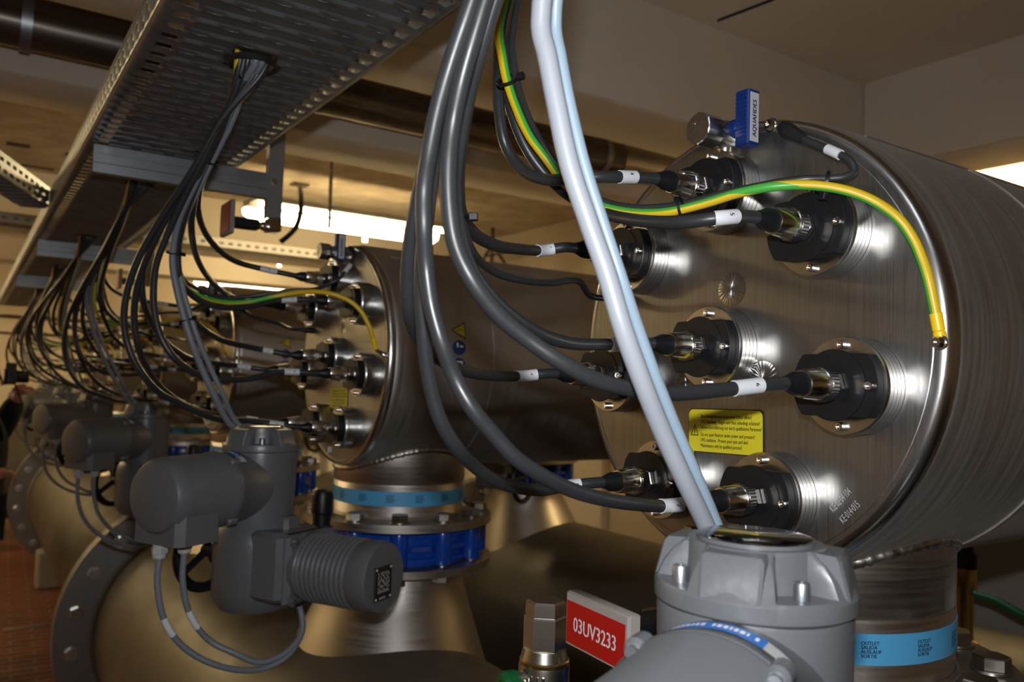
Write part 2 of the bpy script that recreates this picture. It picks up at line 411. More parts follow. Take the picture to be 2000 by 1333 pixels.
for sx in (0, TX1-TX0):
    b = MB(); vid = {}
    zc_ = [0, .012, .022, .036, .046, .06]
    for i in range(int((TY1-TY0)/.026)):
        y0 = i*.026; yc_ = [y0, y0+.009, y0+.020, y0+.026]
        for j in range(3):
            for k in range(5):
                if j == 1 and ((k == 1 and i % 2) or (k == 3 and i % 2 == 0)): continue
                b.f.append((V(sx, yc_[j], zc_[k]), V(sx, yc_[j+1], zc_[k]), V(sx, yc_[j+1], zc_[k+1]), V(sx, yc_[j], zc_[k+1]))); b.m.append(0)
    o = b.build('side_rail', 'galv', tray, 30, weld=False); so = o.modifiers.new('s', 'SOLIDIFY'); so.thickness = .0015
    b = MB(); b.tube([(sx, 0, .06), (sx, TY1-TY0, .06)], .003, 6); b.build('rail_lip', 'galv', tray)
for h in HOLES:
    b = MB(); pr = []
    Fh = frame(((.37 if h == .50 else .43)-TX0, h-TY0, -.002), (0, 0, 1))
    k = 24; rs = []
    for (ro, z_) in ((0, .004), (.006, .006), (.012, .0), (.006, -.006), (0, -.004)):
        rs.append([((.040+ro)*cos(2*pi*j/k), (.040+ro)*sin(2*pi*j/k), z_) for j in range(k)])
    rs.append(rs[0]); b.loft(rs, Fh, caps=(False, False)); b.build('grommet', 'blackmatt', tray)
# supports
def bracket(y, label, sign):
    t = thing('tray_bracket', label, 'bracket', (TX0+.02, y, H+TZ-.078), 0, 'cable tray brackets')
    b = MB()
    pr = [(0, 0), (.0, .074), (.03, .074), (.03, .071), (.004, .071), (.004, .052), (-.003, .049), (-.003, .026), (.004, .023), (.004, .003), (.03, .003), (.03, 0)]
    # channel: profile in y,z swept along x
    L = .47
    rs = [[(x_, p_[0], p_[1]) for p_ in pr] for x_ in (0, L)]
    b.loft(rs); b.build('arm', 'galv', t, 25)
    b = MB(); pr = [(L-.01, 0), (L+.035, 0), (L+.035, .03), (L+.031, .03), (L+.031, .004), (L-.006, .004), (L-.006, .03), (L-.01, .03)]
    b.loft([[(p_[0], p_[1]-.006, -.06) for p_ in pr], [(p_[0], p_[1]-.006, C0-H-TZ+.078) for p_ in pr]]); b.build('upright', 'galv', t, 25)
    b = MB(); b.prism(hexpoly(.010), 0, .008, frame((L+.008, -.006, .05), (0, -1, 0)), ch=.001); b.build('bolt', 'steel', t)
    if sign:
        b = MB(); b.bbox((L-.006, -.03, -.10), (L+.03, .03, -.06), .004); b.lathe([(.014, 0), (.014, .03), (.010, .03), (.010, .06)], frame((L+.01, 0, -.085), (-1, 0, 0)), 16)
        b.build('clamp', 'chrome', t)
        b = MB(); b.bbox((L-.11, -.02, -.10), (L-.03, .02, -.07), .006); b.build('sign_holder', 'blackpl', t)
        b = MB(); b.bbox((L-.125, -.055, -.125), (L-.112, .055, -.03), .003, mi=0); b.bbox((L-.127, -.048, -.118), (L-.1245, .048, -.037), .001, mi=1)
        b.build('sign_plate', ['frame', 'red'], t)
bracket(2.40, 'nearest galvanised bracket under the tray with a red sign clamped below', True)
bracket(4.38, 'galvanised bracket under the tray, second from the camera', True)
bracket(6.15, 'galvanised bracket under the tray, farthest one in view', False)
# branch tray from the left
t = thing('branch_tray', 'short perforated channel running in from the left to the overhead tray', 'cable tray', (.226, 3.50, H+.6))
ax = Vector((-.33, -.944, 0)).normalized(); L = 1.5; sd = Vector((-ax.y, ax.x, 0))*-1
sd = Vector((-.944, .33, 0))
Fb = Matrix(((ax.x, sd.x, 0, 0), (ax.y, sd.y, 0, 0), (ax.z, sd.z, 1, 0), (0, 0, 0, 1)))
b = MB(); b.bbox((0, -.004, 0), (L, 0, .075), .001, Fb); b.box((0, 0, 0), (L, .10, .003), Fb); b.bbox((0, .10, 0), (L, .104, .075), .001, Fb)
for i in range(24):
    b.bbox((i*.06, .005, -.006), (i*.06+.012, .095, .0), .002, Fb)
    b.box((i*.06+.012, -.0046, .046), (i*.06+.044, -.0034, .058), Fb, 1); b.box((i*.06+.034, -.0046, .014), (i*.06+.066, -.0034, .026), Fb, 1)
b.build('tray_body', ['galv', 'hole'], t)

# ================================================================ REACTOR
X0, YC, ZC, SP = .85, .757, .062, 1.36
RB = .30
LN = [('centre', 0, -.006, 1), ('top', 0, .203, 4), ('upper right', -.159, .129, 5), ('upper left', .163, .134, 3),
      ('right', -.200, -.052, 6), ('left', .198, -.045, 2), ('lower left', .090, -.189, 8), ('lower right', -.092, -.190, 7)]
# parts are modelled with the plate centre at the origin, axis along +x
def make_reactor():
    t = thing('water_reactor', '', 'tank', (X0, YC, H+ZC))
    FX = frame((0, 0, 0), (1, 0, 0))
    b = MB(); L = 1.95
    b.lathe([(.298, .017), (.3000, .021), (.3030, .030), (.3020, .036), (.3025, .043), (.303, .06), (.303, L), (.29, L+.03), (.2, L+.06), (.02, L+.07)], FX, 96)
    b.lathe([(.3015, .30), (.3055, .30), (.3055, .306), (.3015, .306)], FX, 64, caps=(False, False))
    # longitudinal seam
    a_ = R(58)
    b.tube([(.06, -.3035*cos(a_), .3035*sin(a_)), (L, -.3035*cos(a_), .3035*sin(a_))], .0022, 6)
    b.build('shell', 'shell', t, 30)
    b = MB(); b.lathe([(.001, 0), (.2815, 0), (.2825, .0006), (.2835, 0), (.2885, .0002)], FX, 96, caps=(False, False)); ep = b.build('end_plate', 'plate', t, 25)
    b = MB(); b.lathe([(.2885, .0002), (.2925, .0010), (.2958, .0032), (.2982, .0065), (.2998, .0110), (.3004, .0160), (.3000, .0212)], FX, 96, caps=(False, False)); b.build('rolled_edge', 'steel', ep, 80)
    # lamp housings
    for (nm, dy, dz, no) in LN:
        Fh = frame((0, dy, dz), (-1, 0, 0), (0, 0, 1))
        b = MB(); pr = []; ms = []
        g = [(.0550, 0), (.0550, .006)]
        h = .006; pr = [(.0550, 0), (.0550, h)]; ms = [0]
        for k in range(4):
            pr += [(.0535, h), (.0535, h+.0007), (.0547, h+.0007), (.0547, h+.0068)]; ms += [1, 1, 1, 0]; h += .0068
        pr += [(.0540, h+.001), (.0535, .038), (.012, .038)]; ms += [0, 0, 0]
        b.lathe(pr, Fh, 56, mis=ms)
        ho = b.build('lamp_housing', ['steel', 'groove'], t, 30)
        # black cap with two flats
        b = MB()
        def capring(r, z, f=.0345):
            out = []
            for j in range(64):
                a2 = 2*pi*j/64; x_, y_ = r*cos(a2), r*sin(a2)
                x_ = max(-f, min(f, x_)); out.append((x_, y_, z))
            return out
        b.loft([capring(.0530, .0385), capring(.0530, .0430), capring(.0522, .0432), capring(.0522, .0440), capring(.0530, .0442), capring(.0530, .0535), capring(.0522, .0545, .0335)], Fh)
        b.lathe([(.040, .0545), (.0395, .0555), (.018, .0555)], Fh, 40, caps=(False, True))
        b.build('housing_cap', 'blackpl', ho, 25)
        b = MB(); b.prism(hexpoly(.0165, .3), .0555, .0625, Fh, ch=.001); b.lathe([(.0135, .0625), (.0135, .068)], Fh, 24)
        b.build('connector_nut', 'chrome', ho, 25)
        for (sx, sy, z0) in ((0, 1, .054), (0, -1, .054), (1, 0, .038), (-1, 0, .038)):
            b = MB(); rr = .0455
            Fs = Fh @ Matrix.Translation((sx*rr, sy*rr, z0))
            b.lathe([(.0050, 0), (.0050, .0062), (.0044, .007), (.0026, .007), (.0026, .004), (0.0001, .004)], Fs, 14, caps=(False, False))
            b.build('cap_screw', 'chrome', ho, 30)
    # rosettes of ground weld
    for (dy, dz, r) in ((-.006, .074, .0235), (-.060, -.046, .0235), (.074, -.052, .022)):
        b = MB(); n = 120; rings = []
        for i in range(8):
            rr = r*i/7
            rings.append([(-.0004 - .0012*max(0, 1-(i/7)**4)*(.6+.45*sin(26*2*pi*j/n+i*.7+1.2*sin(j*.31))) if 0 < i < 7 else (-.0015 if i == 0 else -.0002),
                           dy+(rr+.0001)*cos(2*pi*j/n), dz+(rr+.0001)*sin(2*pi*j/n)) for j in range(n)])
        b.loft(rings, caps=(False, False)); b.build('weld_rosette', 'rosette', t, 80)
    # sticker : local frame on the plate, x axis towards -y (right in view), y axis up
    def FP(dy, dz, rot=0, off=.0008):
        return Matrix(((0, 0, -1, -off), (-1, 0, 0, dy), (0, 1, 0, dz), (0, 0, 0, 1))) @ Matrix.Rotation(rot, 4, 'Z')
    def rrect(w_, h_, r, n=6):
        out = []
        for cx, cy, a0 in ((w_/2-r, h_/2-r, 0), (-w_/2+r, h_/2-r, pi/2), (-w_/2+r, -h_/2+r, pi), (w_/2-r, -h_/2+r, 1.5*pi)):
            out += [(cx+r*cos(a0+pi/2*i/n), cy+r*sin(a0+pi/2*i/n)) for i in range(n+1)]
        return out
    Fst = FP(.0015, -.1165, R(1.5))
    b = MB(); b.prism(rrect(.130, .060, .009), 0, .0006, Fst, 1); b.prism(rrect(.1275, .0575, .008), .0006, .0010, Fst, 0)
    st = b.build('warning_sticker', ['stick', 'ink'], t); st['label'] = 'yellow bilingual radiation warning sticker'
    b = MB(); Ft = Fst @ Matrix.Translation((-.041, 0, .0012))
    lines = ['Bestrahlungskammer nicht unter Druck öffnen!', 'UVC Strahlung - Augen und Haut unbedingt schützen!', 'Service-Durchführung nur durch qualifizierte Personen!', None,
             'Do not open Reactor under power and pressure!', 'UVC-radiation - Protect your eyes and skin!', 'Maintenance only by qualified persons!']
    yl = [.0195, .0120, .0045, 0, -.0055, -.0130, -.0205]
    for s_, y_ in zip(lines, yl):
        if s_: put_text(b, s_, .0070, Ft @ Matrix.Translation((-.0005, y_, 0)), 'LEFT', bold=.00012, sx=.66)
    # triangle
    for k in range(3):
        a0, a1 = R(90+120*k), R(90+120*(k+1)); c = Vector((-.0525, -.002, .0012)); r_ = .0085
        p0, p1 = c+Vector((r_*cos(a0)*.9, r_*sin(a0)*1.15, 0)), c+Vector((r_*cos(a1)*.9, r_*sin(a1)*1.15, 0)); d_ = (p1-p0).normalized(); nn = Vector((-d_.y, d_.x, 0))*.0006
        b.add([p0-nn, p1-nn, p1+nn, p0+nn], [(0, 1, 2, 3)], Fst)
    b.box((-.0531, -.004, .0011), (-.0519, .003, .0012), Fst); b.box((-.0531, -.0062, .0011), (-.0519, -.005, .0012), Fst)
    b.build('sticker_print', 'ink', st)
    b = MB(); put_text(b, 'KIE·02·04·104', .0125, FP(-.174, -.184, R(48), .0006), bold=0, sx=.50); put_text(b, 'KE·014·015', .0125, FP(-.186, -.196, R(48), .0006), sx=.56)
    b.build('engraved_number', 'weldlight', t)
    # stud and lug screw
    for (dy, dz, r_) in ((-.290, -.004, .0065), (-.068, .282, .0075)):
        b = MB(); Fs = frame((-.001, dy, dz), (-1, 0, 0)); b.lathe([(r_*1.25, 0), (r_*1.25, .002), (r_, .002), (r_, .006), (r_*.7, .009), (r_*.4, .009), (r_*.4, .006), (0.0001, .006)], Fs, 18, caps=(False, False)); b.build('stud_screw', 'chrome', t)
    b = MB(); b.bbox((-.006, .052, -.252), (-.0, .066, -.268), .001); b.build('drain_plug', 'steel', t)
    # necks
    def neck(nx, blue, name):
        b = MB(); zt, zb = -.20, -.345; N = 64
        # pipe whose upper edge follows the shell
        rings = [[] for _ in range(2)]
        rn = .183
        def zsh(yy): return -math.sqrt(max(0, .3045**2-yy*yy))
        top = [(nx+rn*cos(2*pi*j/N), rn*sin(2*pi*j/N), zsh(rn*sin(2*pi*j/N))+.004) for j in range(N)]
        def rg(r, z): return [(nx+r*cos(2*pi*j/N), r*sin(2*pi*j/N), z) for j in range(N)]
        b.loft([top, rg(rn, -.335), rg(rn-.002, -.337), rg(rn-.002, -.340), rg(rn, -.342), rg(rn-.001, -.420), rg(rn+.005, -.427)], caps=(False, False))
        nk = b.build(name, 'neck', t, 50)
        b = MB(); path = []
        for j in range(N*4+1):
            a2 = 2*pi*j/(N*4); path.append((nx+(rn-.003)*cos(a2), (rn-.003)*sin(a2), zsh((rn-.003)*sin(a2))+.001))
        rb_ = random.Random(4); b.tube(path, [.0085+.0018*(rb_.random()-.5)+.0006*sin(q_*2.1) for q_ in range(len(path))], 8, caps=False); b.build('weld_bead', 'weld', nk, 60)
        b = MB(); b.lathe([(rn-.005, -.448), (.262, -.448), (.263, -.4475), (.263, -.4268), (.262, -.4262), (rn-.005, -.4262)], Matrix.Translation((nx, 0, 0)), 64, caps=(False, False))
        b.lathe([(rn, -.426), (rn+.004, -.424), (rn, -.419)], Matrix.Translation((nx, 0, 0)), 64, caps=(False, False))
        b.build('neck_flange', 'neck', nk, 30)
        if blue:
            b = MB(); b.lathe([(rn-.001, -.354), (rn+.0012, -.354), (rn+.0012, -.392), (rn-.001, -.392)], Matrix.Translation((nx, 0, 0)), 96, caps=(False, False))
            lb = b.build('label_band', 'band', nk, 60)
            b = MB()
            for k in range(15):
                a2 = R(233.5+k*24)
                for i, s_ in enumerate(('OUTLET', 'SALIDA', 'AUSLAUF', 'SORTIE')):
                    vs, fs = text_geo(s_, .0062, 'LEFT')
                    rr = rn+.0016
                    for d in (0, .00018, -.00018):
                        b.add([(nx+rr*cos(a2+(x_+d)/rr), rr*sin(a2+(x_+d)/rr), -.3650-.0052*i+y_) for x_, y_, _ in vs], fs)
            b.build('band_print', 'ink', lb, weld=False)
    neck(1.041-X0, True, 'outlet_neck'); neck(2.42-X0, False, 'inlet_neck')
    # side stickers (on the -y side of the shell)
    def on_shell(mb, pts, dx, z0, mi=0, r=.3045):
        vs = []
        for (x_, y_) in pts:
            a2 = (z0+y_)/r; vs.append((dx+x_, -r*cos(a2), r*sin(a2)))
        mb.add(vs, [tuple(range(len(pts)))], I4, mi)
    sx_ = .195
    for k, (zz) in enumerate((.070, -.066)):
        b = MB()
        tri = [(.020, .023), (.020, -.023), (-.020, 0)]
        on_shell(b, tri, sx_, zz, 1, .3043); on_shell(b, [(x_*.82, y_*.8) for x_, y_ in tri], sx_+.0010, zz, 0, .3048)
        on_shell(b, [(.012, .002), (.0, .004), (.002, .001), (-.011, .000), (-.001, -.003), (-.001, 0)], sx_, zz, 1, .3052)
        b.build('hazard_triangle', ['stick', 'ink'], t, weld=False)
    for zz, kk in ((.025, 0), (-.020, 1)):
        b = MB()
        on_shell(b, [(.019*cos(2*pi*j/28), .019*sin(2*pi*j/28)) for j in range(28)], sx_, zz, 0, .3046)
        if kk:
            for dd in (-.007, 0, .007): on_shell(b, [(-.009, dd+.0018), (.010, dd+.0018), (.010, dd-.0018), (-.009, dd-.0018)], sx_, zz+.002, 1, .3050)
            on_shell(b, [(.007, .011), (.011, .011), (.011, -.012), (.007, -.012)], sx_, zz, 1, .3050)
        else:
            on_shell(b, [(-.008, .012), (-.003, .013), (-.002, .002), (-.007, .0)], sx_, zz, 1, .3050)
            on_shell(b, [(.002, .006), (.011, .006), (.011, .001), (.002, .001)], sx_, zz, 1, .3050)
        b.build('round_sticker', ['blue_st', 'whiteink'], t, weld=False)
    return t
ORD = ['nearest', 'second', 'third', 'fourth', 'fifth', 'farthest']
r1 = make_reactor()
reactors = [r1]
RL = ['nearest horizontal stainless steel tank filling the right side, eight lamp sockets on its end',
      'second stainless steel tank in the row, mid photo behind the hanging cables',
      'third stainless steel tank in the row, partly hidden behind cables left of the second',
      'fourth stainless steel tank in the row, small behind the cable loops',
      'fifth stainless steel tank in the row, mostly hidden by cables',
      'farthest stainless steel tank in the row near the back wall']
for k in range(6):
    r = r1 if k == 0 else copy_tree(r1)
    r.location = (X0, YC+SP*k, H+ZC); r['label'] = RL[k]; r['group'] = 'stainless water treatment tanks'
    reactors.append(r)

# vent ball valve with blue lever
def make_vent():
    t = thing('ball_valve', '', 'valve', (.77, .748, H+.345))
    FX = frame((0, 0, 0), (1, 0, 0))
    b = MB(); b.lathe([(.0155, .01), (.0165, .02), (.020, .03), (.020, .042), (.0165, .055), (.0165, .06)], FX, 28)
    b.prism(hexpoly(.019, .2), .058, .075, FX, ch=.001); b.lathe([(.011, .07), (.011, .10), (.016, .10), (.016, .112)], FX, 20)
    b.lathe([(.011, 0), (.009, .012)], frame((.036, 0, -.012), (0, 0, -1)), 18); b.build('valve_body', 'nickel', t, 30)
    b = MB(); pts = []
    for j in range(48):
        a2 = 2*pi*j/48; r_ = .0205 + (.0012 if (j % 8) == 0 else 0); pts.append((r_*cos(a2), r_*sin(a2)))
    b.prism(pts, -.016, .014, FX, ch=.0012); b.prism(hexpoly(.0165, .1), .012, .03, FX); cp = b.build('end_cap', 'nickel', t, 30)
    b = MB(); Fc = Matrix(((0, 0, -1, -.0163), (-1, 0, 0, 0), (0, 1, 0, 0), (0, 0, 0, 1))) @ Matrix.Rotation(R(40), 4, 'Z')
    b.box((-.015, -.0045, 0), (.015, -.0035, .0006), Fc)
    for k in range(9): b.box((-.012+k*.0027, -.002, 0), (-.0105+k*.0027, .002, .0006), Fc)
    b.box((-.001, .005, 0), (.001, .013, .0006), Fc); b.box((-.006, .008, 0), (.005, .0095, .0006), Fc); b.box((.001, -.014, 0), (.0025, -.007, .0006), Fc)
    b.build('cap_relief', 'chrome', cp)
    # stem towards -y and the upright lever
    b = MB(); b.lathe([(.0125, .016), (.0125, .030), (.0095, .034), (.0095, .045)], frame((.034, 0, .004), (0, -1, 0)), 24)
    F2 = Matrix.Translation((.020, -.047, -.012))
    b.bbox((-.006, -.010, -.015), (.016, .012, .056), .002, F2)
    for k in range(11): b.bbox((-.0072, -.008, -.005+k*.0055), (-.0055, .010, -.002+k*.0055), .0004, F2)
    hd = b.build('lever', 'lever', t, 30); hd['label'] = 'blue plastic lever with a name strip'
    b = MB(); b.bbox((-.003, -.0108, -.011), (.013, -.0100, .052), .0004, F2); lb = b.build('name_strip', 'gland', hd)
    b = MB(); Ft = F2 @ Matrix(((0, -1, 0, .005), (0, 0, -1, -.0111), (1, 0, 0, .019), (0, 0, 0, 1)))
    put_text(b, 'AQUAFIDES', .0098, Ft, bold=.0003, sx=.92); b.build('name_print', 'lever', hd, weld=False)
    return t
v1 = make_vent()
for k in range(6):
    v = v1 if k == 0 else copy_tree(v1)
    v.location = (.785, .742+SP*k, H+.337); v['label'] = 'nickel ball valve with upright blue lever atop the %s steel tank' % ORD[k]; v['group'] = 'vent valves on the tanks'

# butterfly valves
def make_bvalve(gear):
    t = thing('butterfly_valve', '', 'valve', (1.041, YC, H-.386))
    b = MB(); b.lathe([(.172, .0), (.205, .0), (.207, -.004), (.207, -.090), (.205, -.094), (.172, -.094)], I4, 64, caps=(False, False))
    b.lathe([(.207, -.012), (.222, -.012), (.222, -.020), (.207, -.020)], I4, 64, caps=(False, False))
    b.lathe([(.207, -.074), (.222, -.074), (.222, -.082), (.207, -.082)], I4, 64, caps=(False, False))
    for k in range(12):
        a2 = R(35+30*k); Fk = Matrix.Translation((.226*cos(a2), .226*sin(a2), 0))
        b.lathe([(.018, -.004), (.023, -.006), (.024, -.010), (.024, -.084), (.022, -.088), (.016, -.090)], Fk, 20)
        b.bbox((-.010, -.03, -.055), (.0, .03, -.040), .002, Matrix.Rotation(a2+R(15), 4, 'Z') @ Matrix.Translation((.225, 0, 0)))
    b.build('valve_body', 'valve', t, 35)
    b = MB(); Fk = Matrix.Rotation(R(-40+5), 4, 'Z') @ Matrix.Translation((.226, 0, 0)); b.bbox((-.02, -.012, -.065), (.006, .012, -.028), .001, Fk); b.build('type_plate', 'nickel', t)
    for k in range(12):
        a2 = R(35+30*k); Fk = Matrix.Translation((.226*cos(a2), .226*sin(a2), 0))
        b = MB(); b.prism(hexpoly(.0235, a2), .0255, .043, Fk, ch=.0016); b.lathe([(.027, .0225), (.027, .0260)], Fk, 24); b.lathe([(.0125, -.120), (.0125, .030)], Fk, 14)
        b.prism(hexpoly(.0225, a2), -.134, -.115, Fk, ch=.0016)
        b.build('flange_bolt', 'boltsteel', t, 25)
    if gear:
        b = MB(); A = R(210); Fr = Matrix.Rotation(A, 4, 'Z') @ Matrix.Translation((0, 0, -.047)); F2 = Fr @ frame((0, 0, 0), (1, 0, 0))
        b.lathe([(.045, .20), (.045, .30), (.06, .30), (.06, .315)], F2, 24); b.bbox((.315, -.08, -.06), (.40, .08, .06), .012, Fr); b.build('gearbox', 'act', t, 30)
        b = MB(); b.tube([(.36, .08, 0), (.36, .16, 0)], .012, 10, F=Fr)
        b.tube([(.36+.11*cos(2*pi*j/32), .16, .11*sin(2*pi*j/32)) for j in range(33)], .011, 8, F=Fr, caps=False)
        for k in range(3): b.tube([(.36, .16, 0), (.36+.11*cos(R(120*k)), .16, .11*sin(R(120*k)))], .008, 8, F=Fr)
        b.build('handwheel', 'blackpl', t)
    else:
        b = MB(); A = R(211.5); Fr = Matrix.Rotation(A, 4, 'Z') @ Matrix.Translation((0, 0, -.047)); F2 = Fr @ frame((0, 0, 0), (1, 0, 0))
        b.lathe([(.04, .20), (.036, .24), (.036, .40), (.055, .405), (.055, .43), (.04, .43), (.04, .50)], F2, 28)
        b.bbox((.39, -.05, -.05), (.45, .05, .06), .01, Fr)
        b.lathe([(.022, 0), (.022, .10), (.026, .105), (.026, .145), (.022, .156), (.008, .160)], Fr @ Matrix.Translation((.345, .0, .0)), 24); b.build('stem_mount', 'blackpl', t, 30)
    return t
bv = make_bvalve(False); bg = make_bvalve(True)
for k in range(6):
    v = bv if k == 0 else copy_tree(bv)
    v.location = (1.041, YC+SP*k, H-.386); v['label'] = 'blue bolted butterfly valve under the outlet of the %s steel tank' % ORD[k]; v['group'] = 'outlet butterfly valves'
    v = bg if k == 0 else copy_tree(bg)
    v.location = (2.42, YC+SP*k, H-.386); v['label'] = 'blue butterfly valve with handwheel under the far end of the %s steel tank' % ORD[k]; v['group'] = 'inlet butterfly valves'

# manifolds
def manifold(px, cx, label):
    t = thing('manifold_pipe', label, 'pipe', (px, 0, H-1.127))
    FY = frame((0, -2.3, 0), (0, 1, 0)); RP = .453
    b = MB(); b.lathe([(RP, 0), (RP, 11.2)], FY, 96); b.build('pipe', 'pipe', t)
    for y in (-.2, 3.94, 8.13):
        for s in (-1, 1):
            b = MB(); Fy = frame((0, y+s*.021, 0), (0, 1, 0)); b.lathe([(RP, -.019), (.60, -.019), (.60, .019), (RP, .019)], Fy, 96, caps=(False, False))
            b.lathe([(RP, -.03*s-.0), (RP+.012, -.022 if s < 0 else .022), (RP, .03*s)], Fy, 64, caps=(False, False))
            b.build('pipe_flange', 'flange', t, 30)
        for k in range(20):
            a2 = 2*pi*(k+.35)/20
            b = MB(); Fk = frame((.53*cos(a2), y, .53*sin(a2)), (0, -1, 0)); b.prism(hexpoly(.027, a2), .043, .063, Fk, ch=.002); b.lathe([(.031, .040), (.031, .0435)], Fk, 24)
            b.prism(hexpoly(.027, a2), -.065, -.043, Fk, ch=.002); b.lathe([(.014, -.075), (.014, .05)], Fk, 12)
            b.build('flange_bolt', 'steel', t, 25)
    for y in (.1, 2.7, 5.6, 7.6):
        b = MB(); b.bbox((-.4, y-.09, -(H-1.127)), (.4, y+.09, -.33), .02)
        b.build('pipe_saddle', 'stone', t)
    for k in range(6):
        y = YC+SP*k; N = 64; b = MB(); dx = cx-px
        def rg(r, z): return [(dx+r*cos(2*pi*j/N), y+r*sin(2*pi*j/N), z) for j in range(N)]
        rt_ = .178; rb_ = .265
        def zp(x_): return math.sqrt(max(0.0004, (RP-.004)**2-x_*x_))
        top = rg(rt_, .600); bot = [(dx+rb_*cos(2*pi*j/N), y+rb_*sin(2*pi*j/N), min(.56, zp(dx+rb_*cos(2*pi*j/N)))) for j in range(N)]
        mid = [((a_[0]*.5+c_[0]*.5), (a_[1]*.5+c_[1]*.5), a_[2]*.5+c_[2]*.5) for a_, c_ in zip(top, bot)]
        b.loft([rg(rt_+.006, .627), rg(rt_, .617), top, mid, bot], caps=(False, False))
        co = b.build('branch_cone', 'neck', t, 50)
        b = MB(); b.lathe([(rt_-.005, .627), (.262, .627), (.263, .6275), (.263, .6462), (.262, .6467), (rt_-.005, .6467)], Matrix.Translation((dx, y, 0)), 64, caps=(False, False)); b.build('branch_flange', 'neck', co, 30)
    return t
manifold(.965, 1.041, 'large pale steel pipe on the floor running under the near ends of all the tanks')
manifold(2.50, 2.42, 'large pale steel pipe running under the far ends of all the tanks')
# transverse header in the background
t = thing('header_pipe', 'big dull pipe lying across the room in front of the back wall', 'pipe', (0, 9.95, H-1.05))
b = MB(); b.lathe([(.50, -2.9), (.50, 4.1)], frame((0, 0, 0), (1, 0, 0)), 64); b.build('pipe', 'pipe', t)
b = MB(); b.bbox((-1.5, -.1, -.70), (-1.2, .1, -.4), .02); b.bbox((2.2, -.1, -.70), (2.5, .1, -.4), .02); b.build('pipe_saddle', 'stone', t)
# drain grate in the floor
b = MB(); p = at(60, 1225, Z=-1.748); b.bbox((p.x-.16, p.y-.02, 0), (p.x+.16, p.y+.02, .006), .002)
tag(b.build('floor_strip', 'flange'), 'narrow metal strip set in the red brick floor', 'floor strip')

